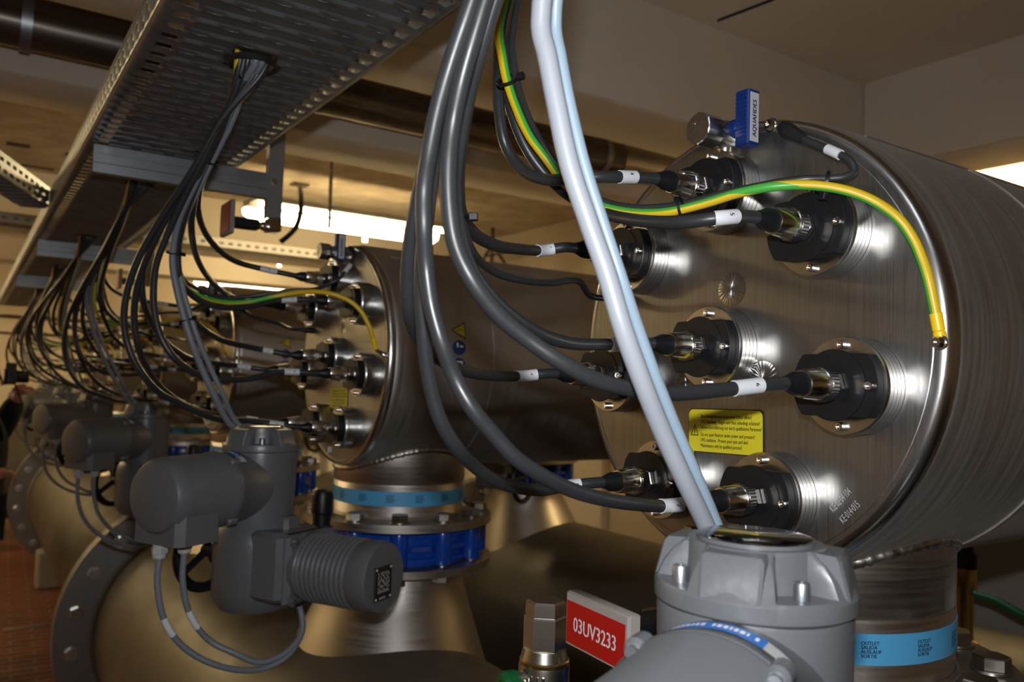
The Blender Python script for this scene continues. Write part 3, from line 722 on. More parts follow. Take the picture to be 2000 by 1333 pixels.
# ================================================================ ACTUATORS
def make_actuator():
    """local frame: +x = terminal cylinder, +y = motor; z relative to the camera height"""
    t = thing('valve_actuator', '', 'actuator', (.554, .46, H), R(210))
    # column
    b = MB(); N = 64
    def sq(r, k, z, rot=pi/4):
        out = []
        for j in range(N):
            a2 = 2*pi*j/N; r_ = r*(1+k*cos(4*(a2-rot))); out.append((r_*cos(a2), r_*sin(a2), z))
        return out
    b.loft([sq(.074, 0, -.34), sq(.077, 0, -.30), sq(.078, .01, -.20), sq(.079, .02, -.168), sq(.0785, .02, -.165)]); b.build('column_housing', 'act', t, 35)
    b = MB(); NC = 144
    def cr(ro, ri, z, hw_=17):
        out = []
        for j in range(NC):
            a2 = 360*j/NC; d_ = abs((a2-45+45) % 90-45); f_ = max(0, min(1, (d_-(45-hw_))/3)) if False else 0
            dd = abs(((a2-45+45) % 90)-45); f_ = 1 if dd < hw_-2 else (0 if dd > hw_+1.5 else (hw_+1.5-dd)/3.5)
            r_ = ro*(1-f_)+ri*f_; out.append((r_*cos(R(a2)), r_*sin(R(a2)), z))
        return out
    b.loft([cr(.0785, .0785, -.1645), cr(.0808, .0808, -.1625), cr(.0812, .0812, -.1505), cr(.0795, .0800, -.1475), cr(.0785, .0565, -.1465), cr(.0735, .0550, -.135), cr(.0660, .0545, -.1245), cr(.0585, .0545, -.1175), cr(.0545, .0540, -.1145)])
    for k in range(4):
        Fk = Matrix.Rotation(R(90*k), 4, 'Z')
        b.loft([[(.040, -.024, -.150), (.0765, -.024, -.1490), (.0785, -.021, -.1490), (.0785, .021, -.1490), (.0765, .024, -.1490), (.040, .024, -.150)], [(.040, -.0245, -.119), (.0690, -.0245, -.1200), (.0710, -.022, -.1200), (.0710, .022, -.1200), (.0690, .0245, -.1200), (.040, .0245, -.119)], [(.035, -.022, -.1145), (.0665, -.022, -.1165), (.068, -.020, -.1165), (.068, .020, -.1165), (.0665, .022, -.1165), (.035, .022, -.1145)]], Fk)
    cv = b.build('cover', 'act', t, 30)
    b = MB(); b.lathe([(.0475, -.1145), (.0475, -.1115), (.045, -.1115), (.045, -.113)], I4, 48, caps=(False, False)); b.build('window_ring', 'act', cv)
    b = MB(); b.lathe([(.0001, -.1138), (.0455, -.1138)], I4, 40, caps=(False, False)); b.build('indicator_dial', 'dial', cv)
    b = MB(); b.lathe([(.046, -.1132), (.046, -.1108), (.043, -.1100), (.0001, -.1097)], I4, 48, caps=(True, False)); b.build('window_glass', 'glass', cv, 60)
    for k in range(4):
        a2 = R(45+90*k); b = MB(); Fk = Matrix.Translation((.0665*cos(a2), .0665*sin(a2), -.147))
        b.lathe([(.0065, 0), (.0065, .012), (.0058, .0132), (.003, .0132), (.003, .009), (.0001, .009)], Fk, 16, caps=(False, False)); b.build('cover_bolt', 'galv', t, 30)
    # terminal cylinder
    FX = frame((0, 0, -.238), (1, 0, 0)); b = MB()
    b.lathe([(.070, .0), (.073, .06), (.075, .115), (.0785, .120), (.0785, .1285), (.076, .129)], FX, 56)
    b.build('terminal_housing', 'act', t, 35)
    b = MB(); b.lathe([(.076, .1295), (.0785, .130), (.0785, .137), (.0755, .142), (.0755, .250), (.073, .268), (.065, .279), (.050, .284), (.0001, .285)], FX, 56, caps=(False, False))
    # flat-bottomed entry box under the cylinder
    b.loft([[(x_, y_, z_) for x_, y_ in ((.170, -.060), (.178, -.067), (.258, -.067), (.272, -.053), (.272, .053), (.258, .067), (.178, .067), (.170, .060))] for z_ in (-.328, -.310, -.25)])
    tc_ = b.build('terminal_cover', 'act', t, 35)
    for a2 in (R(50), R(130), R(230), R(310)):
        b = MB(); Fk = frame((.130, .077*cos(a2), -.238+.077*sin(a2)), (1, 0, 0)); b.lathe([(.009, -.012), (.009, .006), (.006, .010)], Fk, 16); b.lathe([(.0048, .010), (.0048, .015), (.002, .015)], Fk, 12, mi=1)
        b.build('cover_bolt', ['act', 'galv'], t, 30)
    # label strip on top
    b = MB(); rr = .0757
    for i in range(12):
        a0, a1 = R(50+i*7), R(50+(i+1)*7); mi = 1 if i < 2 else 0
        b.add([(.090, rr*cos(a0), -.238+rr*sin(a0)), (.108, rr*cos(a0), -.238+rr*sin(a0)), (.108, rr*cos(a1), -.238+rr*sin(a1)), (.090, rr*cos(a1), -.238+rr*sin(a1))], [(0, 1, 2, 3)], I4, mi)
    ls = b.build('label_strip', ['bluestrip', 'gland'], t, 60, weld=False) if 'bluestrip' in M else None
    # text on the strip, reading from behind
    b = MB()
    for s_, a0 in (('auma', 72), ('SMART ACTUATOR', 103)):
        vs, fs = text_geo(s_, .0105 if s_ == 'auma' else .0085)
        b.add([(.099-y_, (rr+.0004)*cos(R(a0)-x_/rr), -.238+(rr+.0004)*sin(R(a0)-x_/rr)) for x_, y_, _ in vs], fs)
    rs_ = random.Random(9); b = MB(); a0 = 68.0
    while a0 < 128:
        w_ = 1.2+rs_.random()*1.6
        if rs_.random() < .85:
            q = [(x_, (rr+.0004)*cos(R(a_)), -.238+(rr+.0004)*sin(R(a_))) for x_, a_ in ((.0955, a0), (.1025, a0), (.1025, a0+w_), (.0955, a0+w_))]
            b.add(q, [(0, 1, 2, 3)])
        a0 += w_+1.1
    b.build('strip_print', 'whiteink', ls, weld=False)
    # glands
    for x_ in (.198, .258):
        b = MB(); Fk = frame((x_, 0, -.328), (0, 0, -1)); b.lathe([(.013, 0), (.013, .006)], Fk, 20); b.prism(hexpoly(.0155), .006, .018, Fk, ch=.001); b.lathe([(.013, .018), (.0125, .026), (.008, .030)], Fk, 20)
        b.build('cable_gland', 'gland', t, 30)
    # gear housing
    b = MB()
    b.loft([sq(.050, 0, -.508), sq(.072, 0, -.502), sq(.086, 0, -.482), sq(.090, 0, -.455), sq(.090, 0, -.36), sq(.086, 0, -.335), sq(.075, 0, -.318)])
    b.bbox((-.070, .03, -.470), (.070, .135, -.325), .016); b.bbox((-.03, .02, -.335), (.02, .10, -.300), .008)
    b.bbox((-.012, .05, -.31), (.012, .07, -.262), .004)
    b.lathe([(.05, .05), (.05, .115), (.04, .12)], frame((0, 0, -.41), (-1, 0, 0)), 32)
    b.build('gear_housing', 'act', t, 35)
    # motor with cooling ribs
    Fm = frame((0, 0, -.397), (0, 1, 0)); b = MB()
    b.bbox((-.075, .136, -.471), (.075, .156, -.323), .012)
    pr = [(.071, .15), (.071, .165)]
    for k in range(10):
        h = .168+k*.0125; pr += [(.0680, h), (.0715, h+.0035), (.0718, h+.0060), (.0680, h+.0095)]
    pr += [(.0685, .296), (.0705, .300), (.0705, .334), (.0675, .341), (.0001, .342)]
    b.lathe(pr, Fm, 56, caps=(False, False)); mo = b.build('motor', 'act', t, 30); mo['label'] = 'ribbed grey motor'
    for s1 in (-1, 1):
        for s2 in (-1, 1):
            b = MB(); b.lathe([(.012, 0), (.012, .006)], frame((s1*.060, .156, -.397+s2*.060), (0, 1, 0)), 16); b.lathe([(.0055, .006), (.0055, .012), (.002, .012)], frame((s1*.060, .156, -.397+s2*.060), (0, 1, 0)), 12, mi=1); b.build('motor_bolt', ['act', 'galv'], mo, 30)
    b = MB(); b.bbox((-.022, .3425, -.440), (.036, .3445, -.372), .002)
    for (x_, z_) in ((-.017, -.435), (.031, -.435), (-.017, -.377), (.031, -.377)): b.lathe([(.0028, 0), (.0022, .0015), (.0001, .0015)], frame((x_, .3445, z_), (0, 1, 0)), 10, mi=1, caps=(False, False))
    npl = b.build('name_plate', ['ink', 'gland'], mo, 30)
    b = MB(); Fn = Matrix(((0, -1, 0, 0), (0, 0, 1, .3450), (-1, 0, 0, 0), (0, 0, 0, 1)))
    Fn = Matrix(((0, 1, 0, 0), (0, 0, 1, .3450), (1, 0, 0, 0), (0, 0, 0, 1)))
    put_text(b, 'auma', .010, Matrix(((-1, 0, 0, .010), (0, 0, 1, .3450), (0, 1, 0, -.4335), (0, 0, 0, 1))), bold=.0002)
    rr_ = random.Random(3)
    for i in range(9):
        x0_ = -.012+i*.0045
        z = -.424
        while z < -.385:
            l_ = .002+rr_.random()*.007
            b.box((x0_, .3448, z), (x0_+.0018, .3450, min(z+l_, -.383))); z += l_+.002+rr_.random()*.004
    b.build('plate_print', 'gland', npl, weld=False)
    # handwheel on the side away from the motor
    b = MB(); b.lathe([(.03, .06), (.03, .11), (.015, .11), (.015, .15)], frame((0, 0, -.40), (0, -1, 0)), 24); 
    b.tube([(.082*cos(2*pi*j/40), -.145, -.40+.082*sin(2*pi*j/40)) for j in range(41)], .012, 10, caps=False)
    for k in range(3): b.tube([(0, -.145, -.40), (.08*cos(R(120*k+90)), -.145, -.40+.08*sin(R(120*k+90)))], .009, 8)
    b.build('handwheel', 'blackpl', t, 40)
    return t
M['bluestrip'] = mat('blue_label_strip', (.02, .15, .50), .4)
ac = make_actuator()
ROT = [206, 210, 211, 209, 210, 210]
for k in range(6):
    a_ = ac if k == 0 else copy_tree(ac)
    a_.location = (.554, .46+SP*k, H-(.008 if k == 0 else 0)); a_.rotation_euler = (0, 0, R(ROT[k]))
    a_['label'] = ['blurred grey valve actuator closest to the camera at the bottom edge',
                   'grey valve actuator with ribbed motor in the lower left centre, beside the blue valve',
                   'dark grey valve actuator, third from the camera', 'grey valve actuator, fourth from the camera',
                   'grey valve actuator with pale round end, fifth from the camera', 'grey valve actuator farthest from the camera'][k]
    a_['group'] = 'grey valve actuators'

# ================================================================ CABLES
def shift(P, k, j=0):
    rr = random.Random(k*31+int(j*10)+5); d = Vector((rr.uniform(-1, 1), rr.uniform(-1, 1), rr.uniform(-1, 1)))
    n = len(P)
    return [Vector(p)+Vector((0, SP*k, 0))+d*(.035 if k else 0)*sin(pi*i/(n-1)) for i, p in enumerate(P)]

CR = .0073
def lamp_cable(P, dy, dz, no, label, group, k, segs=10, mpos=None, plug=True, r=CR):
    """P: points from the tray to the plug (room coordinates), plug pointing along +x into the socket"""
    E = Vector((X0-.130, YC+dy+SP*k, H+ZC+dz))
    P = [Vector(p) for p in P]
    O = Vector((0, 0, H)); F_ = fw
    q = P[-1]; w_ = (q-O); yt = E.y+.10*(E.x-q.x)
    f0 = (yt/w_.y)
    for i in range(5):
        g = 1+(f0-1)*(1-i/5)
        P[-1-i] = O+(P[-1-i]-O)*g
    P = P + [E+Vector((-.022, (P[-1].y-E.y)*.12, (P[-1].z-E.z)*.12)), E]
    path = crom(P, 7)
    t = thing('lamp_cable', label, 'cable', E, 0, group)
    loc = [p-E for p in path]
    b = MB(); b.tube(loc, r, segs); b.build('sheath', 'cable', t, 60)
    Fx = frame((0, 0, 0), (1, 0, 0))
    b = MB(); b.lathe([(.0078, -.006), (.0088, -.002), (.0092, 0), (.0126, .008), (.0133, .020), (.0136, .022)], Fx, 24); b.build('strain_relief', 'blackpl', t, 40)
    b = MB(); pr = [(.0138, .020), (.0148, .0202), (.0155, .0215), (.0178, .046), (.0188, .047), (.0188, .060)]
    b.lathe(pr, Fx, 36)
    kn = []
    for j in range(72): kn.append(((.0187+(.0005 if j % 2 else 0))*cos(2*pi*j/72), (.0187+(.0005 if j % 2 else 0))*sin(2*pi*j/72)))
    b.prism(kn, .0500, .0610, Fx); b.lathe([(.0150, .061), (.0150, .066)], Fx, 28); b.build('coupling_nut', 'chrome', t, 30)
    # marker sleeve
    L = 0; i = len(loc)-1; m0 = mpos or .040
    while i > 0 and L < m0: L += (loc[i]-loc[i-1]).length; i -= 1
    j = i; L = 0
    while j > 0 and L < .026: L += (loc[j]-loc[j-1]).length; j -= 1
    seg = loc[j:i+1]
    if len(seg) < 3: seg = [loc[j].lerp(loc[i], q) for q in (0, .5, 1)]
    b = MB(); b.tube(seg, r+.0009, segs+2)
    ms = b.build('marker_sleeve', 'white', t, 60)
    mid = seg[len(seg)//2]; tg = (seg[-1]-seg[0]).normalized()
    vdir = (Vector((-.70, -.72, .1))); vdir = (vdir-tg*vdir.dot(tg)).normalized(); sdv = vdir.cross(tg)
    Fm = Matrix(((-sdv.x, tg.x, vdir.x, 0), (-sdv.y, tg.y, vdir.y, 0), (-sdv.z, tg.z, vdir.z, 0), (0, 0, 0, 1))); Fm.translation = mid+vdir*(r+.0013)
    b = MB(); put_text(b, str(no), .0075, Fm, bold=.0002); b.build('marker_number', 'ink', ms, weld=False)
    return t

HX = [.37, .43, .43, .43, .43, .43]
hole = lambda k: Vector((HX[k], HOLES[k], H+TZ))
def hole_in(k, dx, dy): return [hole(k)+Vector((dx, dy+.02, .06)), hole(k)+Vector((dx, dy, .0))]
# --- nearest tank: paths traced from the photograph, px,py,depth ; from the boot outwards to the top
T1 = {
 4: [(1160, 346, 1.08), (1065, 351, 1.10), (1018, 330, 1.11), (987, 282, 1.10), (974, 205, 1.06), (974, 110, 1.0), (985, 20, .93)],
 5: [(1405, 426, .885), (1335, 434, .90), (1240, 430, .965), (1165, 410, 1.045), (1098, 372, 1.072), (1036, 302, 1.07), (1000, 218, 1.05), (986, 110, 1.0), (988, 30, .95)],
 3: [(1065, 489, 1.02), (1015, 487, .97), (970, 480, .92), (932, 462, .88), (908, 434, .85), (895, 395, .82), (894, 330, .78), (903, 250, .75), (922, 150, .72), (952, 40, .69)],
 1: [(1180, 673, 1.0), (1115, 671, .96), (1060, 655, .92), (1005, 622, .87), (955, 575, .83), (915, 515, .80), (895, 445, .78), (887, 370, .76), (893, 290, .74), (912, 190, .72), (945, 70, .69)],
 6: [(1400, 763, .84), (1320, 769, .80), (1240, 762, .76), (1160, 741, .73), (1090, 704, .71), (1026, 660, .70), (970, 612, .69), (922, 548, .68), (890, 480, .68), (877, 400, .68), (876, 315, .68), (884, 243, .68), (902, 155, .67), (938, 30, .66)],
 2: [(1020, 735, 1.08), (940, 732, 1.0), (885, 717, .93), (845, 692, .88), (815, 655, .84), (799, 605, .81), (796, 545, .79), (802, 475, .77), (815, 400, .75), (836, 300, .73), (862, 200, .72), (905, 70, .70)],
 7: [(1300, 989, .86), (1240, 985, .82), (1180, 976, .79), (1120, 959, .77), (1060, 930, .75), (1005, 893, .74), (965, 850, .73), (922, 798, .72), (888, 738, .72), (862, 668, .71), (843, 600, .71), (832, 520, .71), (828, 440, .70), (828, 370, .70), (838, 297, .69), (856, 208, .68), (882, 118, .67), (915, 20, .66)],
 8: [(1115, 949, 1.0), (1060, 958, .96), (1010, 953, .92), (965, 938, .88), (925, 910, .85), (893, 876, .82), (863, 828, .80), (845, 775, .79), (833, 710, .78), (827, 640, .77), (823, 560, .76), (828, 470, .75), (838, 380, .74), (850, 290, .73), (870, 190, .71), (918, 50, .69)],
}
def trace(L): return [at(*p) for p in L]
G1 = 'thick black lamp cables of the nearest tank'
for (nm, dy, dz, no) in LN:
    P = trace(T1[no]); P.reverse()
    j = (no-4.5)*.008
    top = P[0]; P = hole_in(0, j, .0) + [hole(0).lerp(top, .45)+Vector((0, -.012, -.02))] + P
    lamp_cable(P, dy, dz, no, 'thick black cable with sleeve %d plugged into the %s socket of the nearest tank' % (no, nm), G1, 0, 16, .036)

# --- second tank
T2 = {
 4: [(465, 513, 1.98), (427, 488, 1.92), (402, 457, 1.87), (388, 419, 1.82), (388, 380, 1.78), (402, 335, 1.73), (430, 270, 1.67), (462, 190, 1.62)],
 5: [(540, 587, 1.86), (480, 600, 1.84), (434, 601, 1.82), (400, 592, 1.80), (370, 572, 1.78), (352, 545, 1.76), (347, 490, 1.74), (358, 430, 1.71), (388, 350, 1.68), (425, 270, 1.64), (460, 185, 1.60)],
 3: [(472, 586, 2.0), (439, 572, 1.95), (410, 546, 1.90), (389, 514, 1.86), (377, 475, 1.82), (374, 430, 1.79), (385, 365, 1.74), (412, 300, 1.69), (450, 210, 1.63)],
 1: [(495, 680, 1.98), (439, 667, 1.92), (405, 649, 1.87), (376, 624, 1.83), (352, 580, 1.80), (340, 530, 1.77), (340, 470, 1.74), (362, 400, 1.70), (395, 325, 1.66), (440, 230, 1.62)],
 6: [(546, 727, 1.86), (490, 740, 1.83), (450, 742, 1.80), (405, 738, 1.78), (371, 724, 1.76), (338, 697, 1.74), (315, 660, 1.73), (302, 613, 1.72), (300, 559, 1.71), (306, 513, 1.70), (322, 470, 1.69), (350, 405, 1.67), (390, 325, 1.64), (440, 225, 1.61)],
 2: [(455, 714, 2.0), (383, 704, 1.93), (349, 689, 1.89), (320, 665, 1.85), (293, 624, 1.81), (279, 585, 1.78), (277, 545, 1.76), (286, 500, 1.74), (308, 442, 1.71), (345, 380, 1.68), (390, 315, 1.65), (442, 220, 1.61)],
 7: [(487, 822, 1.90), (437, 821, 1.86), (402, 812, 1.83), (350, 788, 1.80), (315, 770, 1.78), (286, 742, 1.76), (262, 705, 1.74), (246, 660, 1.73), (242, 615, 1.72), (249, 566, 1.71), (264, 520, 1.70), (286, 475, 1.69), (325, 410, 1.67), (375, 335, 1.64), (435, 230, 1.61)],
 8: [(460, 815, 2.02), (400, 806, 1.96), (350, 785, 1.90), (312, 755, 1.86), (288, 720, 1.82), (270, 678, 1.79), (262, 626, 1.77), (266, 570, 1.75), (280, 522, 1.73), (300, 475, 1.71), (340, 400, 1.68), (385, 325, 1.65), (438, 228, 1.61)],
}
for k in range(1, 6):
    for (nm, dy, dz, no) in LN:
        P = trace(T2[no]); P.reverse()
        P = shift(P, k-1, no)
        j = (no-4.5)*.007
        P = [hole(k)+Vector((j, 0, .06)), hole(k)+Vector((j, 0, 0))] + P
        if abs(HOLES[k]-(1.58+SP*(k-1))) > .02:
            d = HOLES[k]-(1.58+SP*(k-1)); n = len(P)
            P = [P[0], P[1]] + [p+Vector((0, d*max(0, 1-i/4), 0)) for i, p in enumerate(P[2:])]
        lamp_cable(P, dy, dz, no, 'black cable looping down from the tray to the %s socket of the %s tank' % (nm, ORD[k]), 'black lamp cables of the %s tank' % ORD[k], k, 10 if k < 3 else 8, .045)

# --- earth cables, yellow and green
def earth(P, k, label):
    t = thing('earth_cable', label, 'cable', P[-1], 0, 'yellow and green earth cables')
    path = crom(P, 7); E = P[-1]
    path.reverse(); b = MB(); b.tube([p-E for p in path], .0056, 16, stripe=8, tw=lambda f: pi*1.25*max(0, min(1, (f-.33)/.08))); path.reverse(); b.build('sheath', ['yel', 'grn'], t, 60, weld=True)
    d = (path[-1]-path[-2]).normalized(); b = MB(); b.lathe([(.0066, -.004), (.0066, .014), (.0058, .015), (.0066, .016), (.0066, .024)], frame((0, 0, 0), d), 18); b.build('lug_sleeve', 'lug', t)
    b = MB(); e2 = Vector((X0-.003, YC-.290+SP*k, H+ZC-.004))-E
    pl = d*.024; b.tube([pl, pl.lerp(e2, .6), e2], [.005, .006, .008], 10, flat=.25); b.build('lug_eye', 'chrome', t)
EP = [(985, -5, .92), (974, 52, .94), (980, 105, .97), (990, 157, .99), (1008, 210, 1.01), (1034, 266, 1.03), (1065, 308, 1.04), (1100, 355, 1.04), (1135, 386, 1.04), (1174, 403, 1.03), (1230, 415, 1.01), (1300, 415, .98), (1375, 398, .96), (1445, 377, .94), (1515, 364, .92), (1585, 362, .91), (1655, 373, .90), (1708, 394, .89), (1754, 427, .885), (1782, 465, .88), (1800, 505, .875), (1813, 545, .87), (1822, 585, .868), (1829, 620, .866)]
P = trace(EP[1:]); P = hole_in(0, .0, .02) + [hole(0).lerp(P[0], .45)+Vector((0, -.012, -.03))] + P
earth(P, 0, 'thick yellow and green earth cable arching over the end of the nearest tank')
E2 = [(455, 190, 1.62), (425, 255, 1.66), (396, 320, 1.69), (370, 385, 1.72), (350, 450, 1.75), (344, 505, 1.77), (351, 547, 1.79), (368, 566, 1.82), (394, 580, 1.85), (423, 588, 1.88), (450, 591, 1.90), (490, 589, 1.92), (525, 582, 1.93), (560, 575, 1.94), (612, 570, 1.94), (650, 575, 1.94), (682, 588, 1.95), (702, 605, 1.955), (715, 625, 1.96), (724, 646, 1.965), (729, 664, 1.97)]
for k in range(1, 6):
    P = shift(trace(E2), k-1, 9); P[-1] = trace(E2)[-1]+Vector((0, SP*(k-1), 0)); P = [hole(k)+Vector((-.03, 0, .06)), hole(k)+Vector((-.03, 0, 0))] + P
    earth(P, k, 'thin yellow and green earth cable curving across the end of the %s tank' % ORD[k])

# --- sensor cables: thin black with a white tag, to the stud at the top of the plate
def sensor(P, k, label):
    E = P[-1]; path = crom(P, 7); t = thing('sensor_cable', label, 'cable', E, 0, 'thin black sensor cables')
    b = MB(); n = len(path); loc = [p-E for p in path]
    b.tube(loc, .0045, 10); b.build('sheath', 'cable', t, 60)
    d = (path[-1]-path[-8]).normalized(); b = MB(); b.lathe([(.0048, -.052), (.0072, -.044), (.0088, -.024), (.0092, -.022), (.0092, -.008), (.0080, -.006), (.0080, .0)], frame((0, 0, 0), d), 18); b.build('heat_shrink', 'blackmatt', t, 40)
    seg = loc[-24:-17]; b = MB(); b.tube(seg, .0062, 12); b.build('marker_sleeve', 'white', t, 60)
SP1 = [(998, -5, .93), (1002, 70, .95), (1009, 157, .99), (1030, 224, 1.02), (1055, 273, 1.04), (1090, 325, 1.05), (1125, 362, 1.05), (1170, 390, 1.05), (1230, 405, 1.03), (1290, 405, 1.01), (1345, 396, .99), (1410, 379, .97), (1470, 366, .96), (1530, 355, .95), (1575, 350, .94), (1615, 349, .935), (1648, 346, .93), (1668, 335, .93), (1661, 315, .935), (1633, 299, .95), (1603, 286, .97), (1568, 271, .99), (1529, 249, 1.03)]
P = trace(SP1[1:]); P = hole_in(0, .015, .02) + [hole(0).lerp(P[0], .45)+Vector((0, -.012, -.03))] + P
sensor(P, 0, 'thin black cable curling to the sensor stud at the top edge of the nearest tank')
S2 = [(460, 190, 1.63), (430, 255, 1.67), (400, 320, 1.70), (376, 385, 1.73), (355, 450, 1.76), (349, 505, 1.79), (358, 545, 1.82), (388, 566, 1.86), (430, 582, 1.90), (480, 580, 1.93), (530, 573, 1.95), (580, 567, 1.97), (615, 565, 1.98), (640, 556, 2.0), (663, 544, 2.01), (676, 528, 2.03), (688, 512, 2.06), (690, 497, 2.09), (684, 486, 2.12)]
for k in range(1, 6):
    P = shift(trace(S2), k-1, 11); P[-1] = trace(S2)[-1]+Vector((0, SP*(k-1), 0)); P = [hole(k)+Vector((-.02, .01, .06)), hole(k)+Vector((-.02, .01, 0))] + P
    sensor(P, k, 'thin black cable curling to the sensor stud at the top edge of the %s tank' % ORD[k])
# --- thin probe cable under the upper left socket
def probe(P, k, label):
    E = Vector((X0-.012, YC+.215+SP*k, H+ZC+.075)); P = P+[E+Vector((-.05, .0, .0)), E]; t = thing('probe_cable', label, 'cable', E, 0, 'thin probe cables')
    b = MB(); b.tube([p-E for p in crom(P, 7)], .0048, 10); b.build('sheath', 'cable', t, 60)
    b = MB(); b.lathe([(.007, -.02), (.009, -.012), (.009, .0115)], frame((0, 0, 0), (1, 0, 0)), 18); b.build('gland', 'blackpl', t)
P = trace([(950, 60, .70), (917, 160, .73), (898, 270, .76), (893, 350, .80), (900, 420, .84), (916, 478, .88), (940, 513, .93), (975, 536, .99), (1020, 548, 1.05), (1075, 553, 1.13), (1130, 550, 1.20)])
P = hole_in(0, -.01, .02)+[hole(0).lerp(P[0], .45)+Vector((0, -.012, -.03))]+P
probe(P, 0, 'thinner black cable passing low behind the pale cables to the nearest tank')
P2 = trace([(455, 200, 1.64), (415, 290, 1.70), (384, 370, 1.76), (376, 440, 1.81), (388, 512, 1.87), (410, 548, 1.93), (440, 575, 1.98), (470, 604, 2.04), (500, 621, 2.10), (540, 631, 2.16)])
for k in range(1, 4):
    P = [hole(k)+Vector((.02, .01, .06)), hole(k)+Vector((.02, .01, 0))] + shift(P2, k-1, 12)
    probe(P, k, 'thinner black cable running low to the left edge of the %s tank' % ORD[k])

# --- actuator supply cables
def plain(P, r, mt, name, label, group, segs=14, marks=()):
    E = Vector(P[-1]); path = crom(P, 7)
    t = thing(name, label, 'cable', E, 0, group)
    b = MB(); b.tube([p-E for p in path], r, segs); b.build('sheath', mt, t, 60)
    for f in marks:
        i = int(f*(len(path)-1)); b = MB(); b.tube([p-E for p in path[i:i+5]], r+.0008, segs); b.build('marker_sleeve', 'white', t, 60)
    return t
def back(k, s): return Vector((.554+.082*cos(R(50))+s*.01, .46+SP*k+.082*sin(R(50))-s*.012, H-.22))
W1 = [(1047, -20, .69), (1056, 45, .69), (1069, 110, .69), (1086, 200, .69), (1112, 320, .69), (1148, 430, .69), (1185, 535, .69), (1216, 640, .69), (1252, 740, .70), (1292, 840, .72), (1335, 935, .74), (1378, 1025, .77)]
W2 = [(1069, -20, .72), (1084, 45, .72), (1094, 110, .72), (1111, 200, .72), (1140, 320, .72), (1175, 430, .72), (1210, 535, .72), (1243, 635, .73), (1279, 735, .74), (1321, 840, .755), (1362, 935, .77), (1398, 1022, .79)]
P = trace(W1[1:]); P = hole_in(0, -.02, -.03)+[hole(0).lerp(P[0], .45)+Vector((0, -.012, -.03))]+P+[at(1412, 1105, .79), at(1432, 1170, .80)]
plain(P, .0086, 'cabgrey_lit', 'supply_cable', 'thick flash-paled grey cable hanging in the foreground, left one of the pale pair', 'pale actuator cables in the foreground', 18)
P = trace(W2[1:]); P = hole_in(0, -.02, -.01)+[hole(0).lerp(P[0], .45)+Vector((0, -.012, -.03))]+P+[at(1428, 1105, .805), at(1446, 1170, .81)]
plain(P, .0060, 'cabblue_lit', 'supply_cable', 'slimmer flash-paled bluish cable hanging in the foreground, right one of the pale pair', 'pale actuator cables in the foreground', 18)
A2a = [(470, 170, 1.60), (440, 240, 1.63), (405, 310, 1.66), (376, 370, 1.68), (353, 420, 1.70), (340, 470, 1.72), (337, 514, 1.73), (344, 560, 1.74), (357, 612, 1.75), (374, 668, 1.76), (396, 724, 1.78), (420, 775, 1.80), (447, 826, 1.84)]
A2b = [(480, 170, 1.62), (452, 240, 1.65), (417, 310, 1.68), (388, 370, 1.70), (365, 420, 1.72), (352, 470, 1.74), (349, 514, 1.75), (356, 560, 1.76), (369, 608, 1.77), (387, 662, 1.78), (411, 719, 1.80), (436, 772, 1.82), (461, 824, 1.86)]
for k in range(1, 6):
    for i, (L_, r_) in enumerate(((A2a, .0072), (A2b, .0058))):
        P = shift(trace(L_), k-1, 15); P = [hole(k)+Vector((i*.012, -.02, .06)), hole(k)+Vector((i*.012, -.02, 0))]+P+[back(k, i*2-1)+Vector((0, .02, .03)), back(k, i*2-1)+Vector((0, -.005, -.04))]
        plain(P, r_, 'cabdgrey' if k > 1 else ['cabdgrey', 'cabdgrey'][i], 'supply_cable', '%s grey cable of the pair dropping from the tray to the %s actuator' % (['thicker', 'thinner'][i], ORD[k]), 'grey supply cables of the %s actuator' % ORD[k], 12)

# loops under each actuator, from the two glands back to the motor
def loc2w(k, x_, y_, z_):
    A = R(ROT[k]); return Vector((.554+x_*cos(A)-y_*sin(A), .46+SP*k+x_*sin(A)+y_*cos(A), H+z_))
for k in range(6):
    for i in range(2):
        gx = .258 if i == 0 else .198
        P = [loc2w(k, gx, 0, -.350), loc2w(k, gx, .0, -.41), loc2w(k, gx-.015, .01, -.48), loc2w(k, gx-.05, .03, -.535+.0*i), loc2w(k, gx-.10+.02*i, .07, -.575+.014*i),
             loc2w(k, .08+.0*i, .10, -.598+.014*i), loc2w(k, .03, .125, -.583+.010*i), loc2w(k, -.01, .13, -.54), loc2w(k, -.02, .115, -.50), loc2w(k, -.02+i*.014, .105, -.47)]
        plain(P, .0062, 'cabdgrey', 'control_cable', '%s grey cable looping below the %s actuator from gland to motor' % (['outer', 'inner'][i], ORD[k]), 'grey loops under the %s actuator' % ORD[k], 12, (.22,) if k < 2 else ())

# cable ties
def tie(p, d, r, label, head=None):
    p = Vector(p); t = thing('cable_tie', label, 'cable tie', p, 0, 'black cable ties'); F = frame((0, 0, 0), d); b = MB()
    b.lathe([(r, -.0016), (r+.0014, -.0016), (r+.0014, .0016), (r, .0016), (r, -.0016)], F, 24, caps=(False, False)); b.build('strap', 'blackpl', t)
    h = Vector(head) if head else Vector((.6, -.7, -.2)); h = (h-Vector(d).normalized()*h.dot(Vector(d).normalized())).normalized()
    b = MB(); b.bbox((-.004, -.004, 0), (.004, .004, .009), .001, frame(h*(r), h)); b.build('head', 'blackpl', t)
def dirat(L, i): return (at(*L[i+1])-at(*L[i])).normalized()
tie(at(991, 156, .985), dirat(EP, 3), .0125, 'black tie around the earth cable and its neighbours near the top centre', (1, -1, 0))
tie(at(1330, 406, .975), dirat(EP, 11), .0125, 'black tie on the earth cable in front of the top socket', (0, 0, -1))
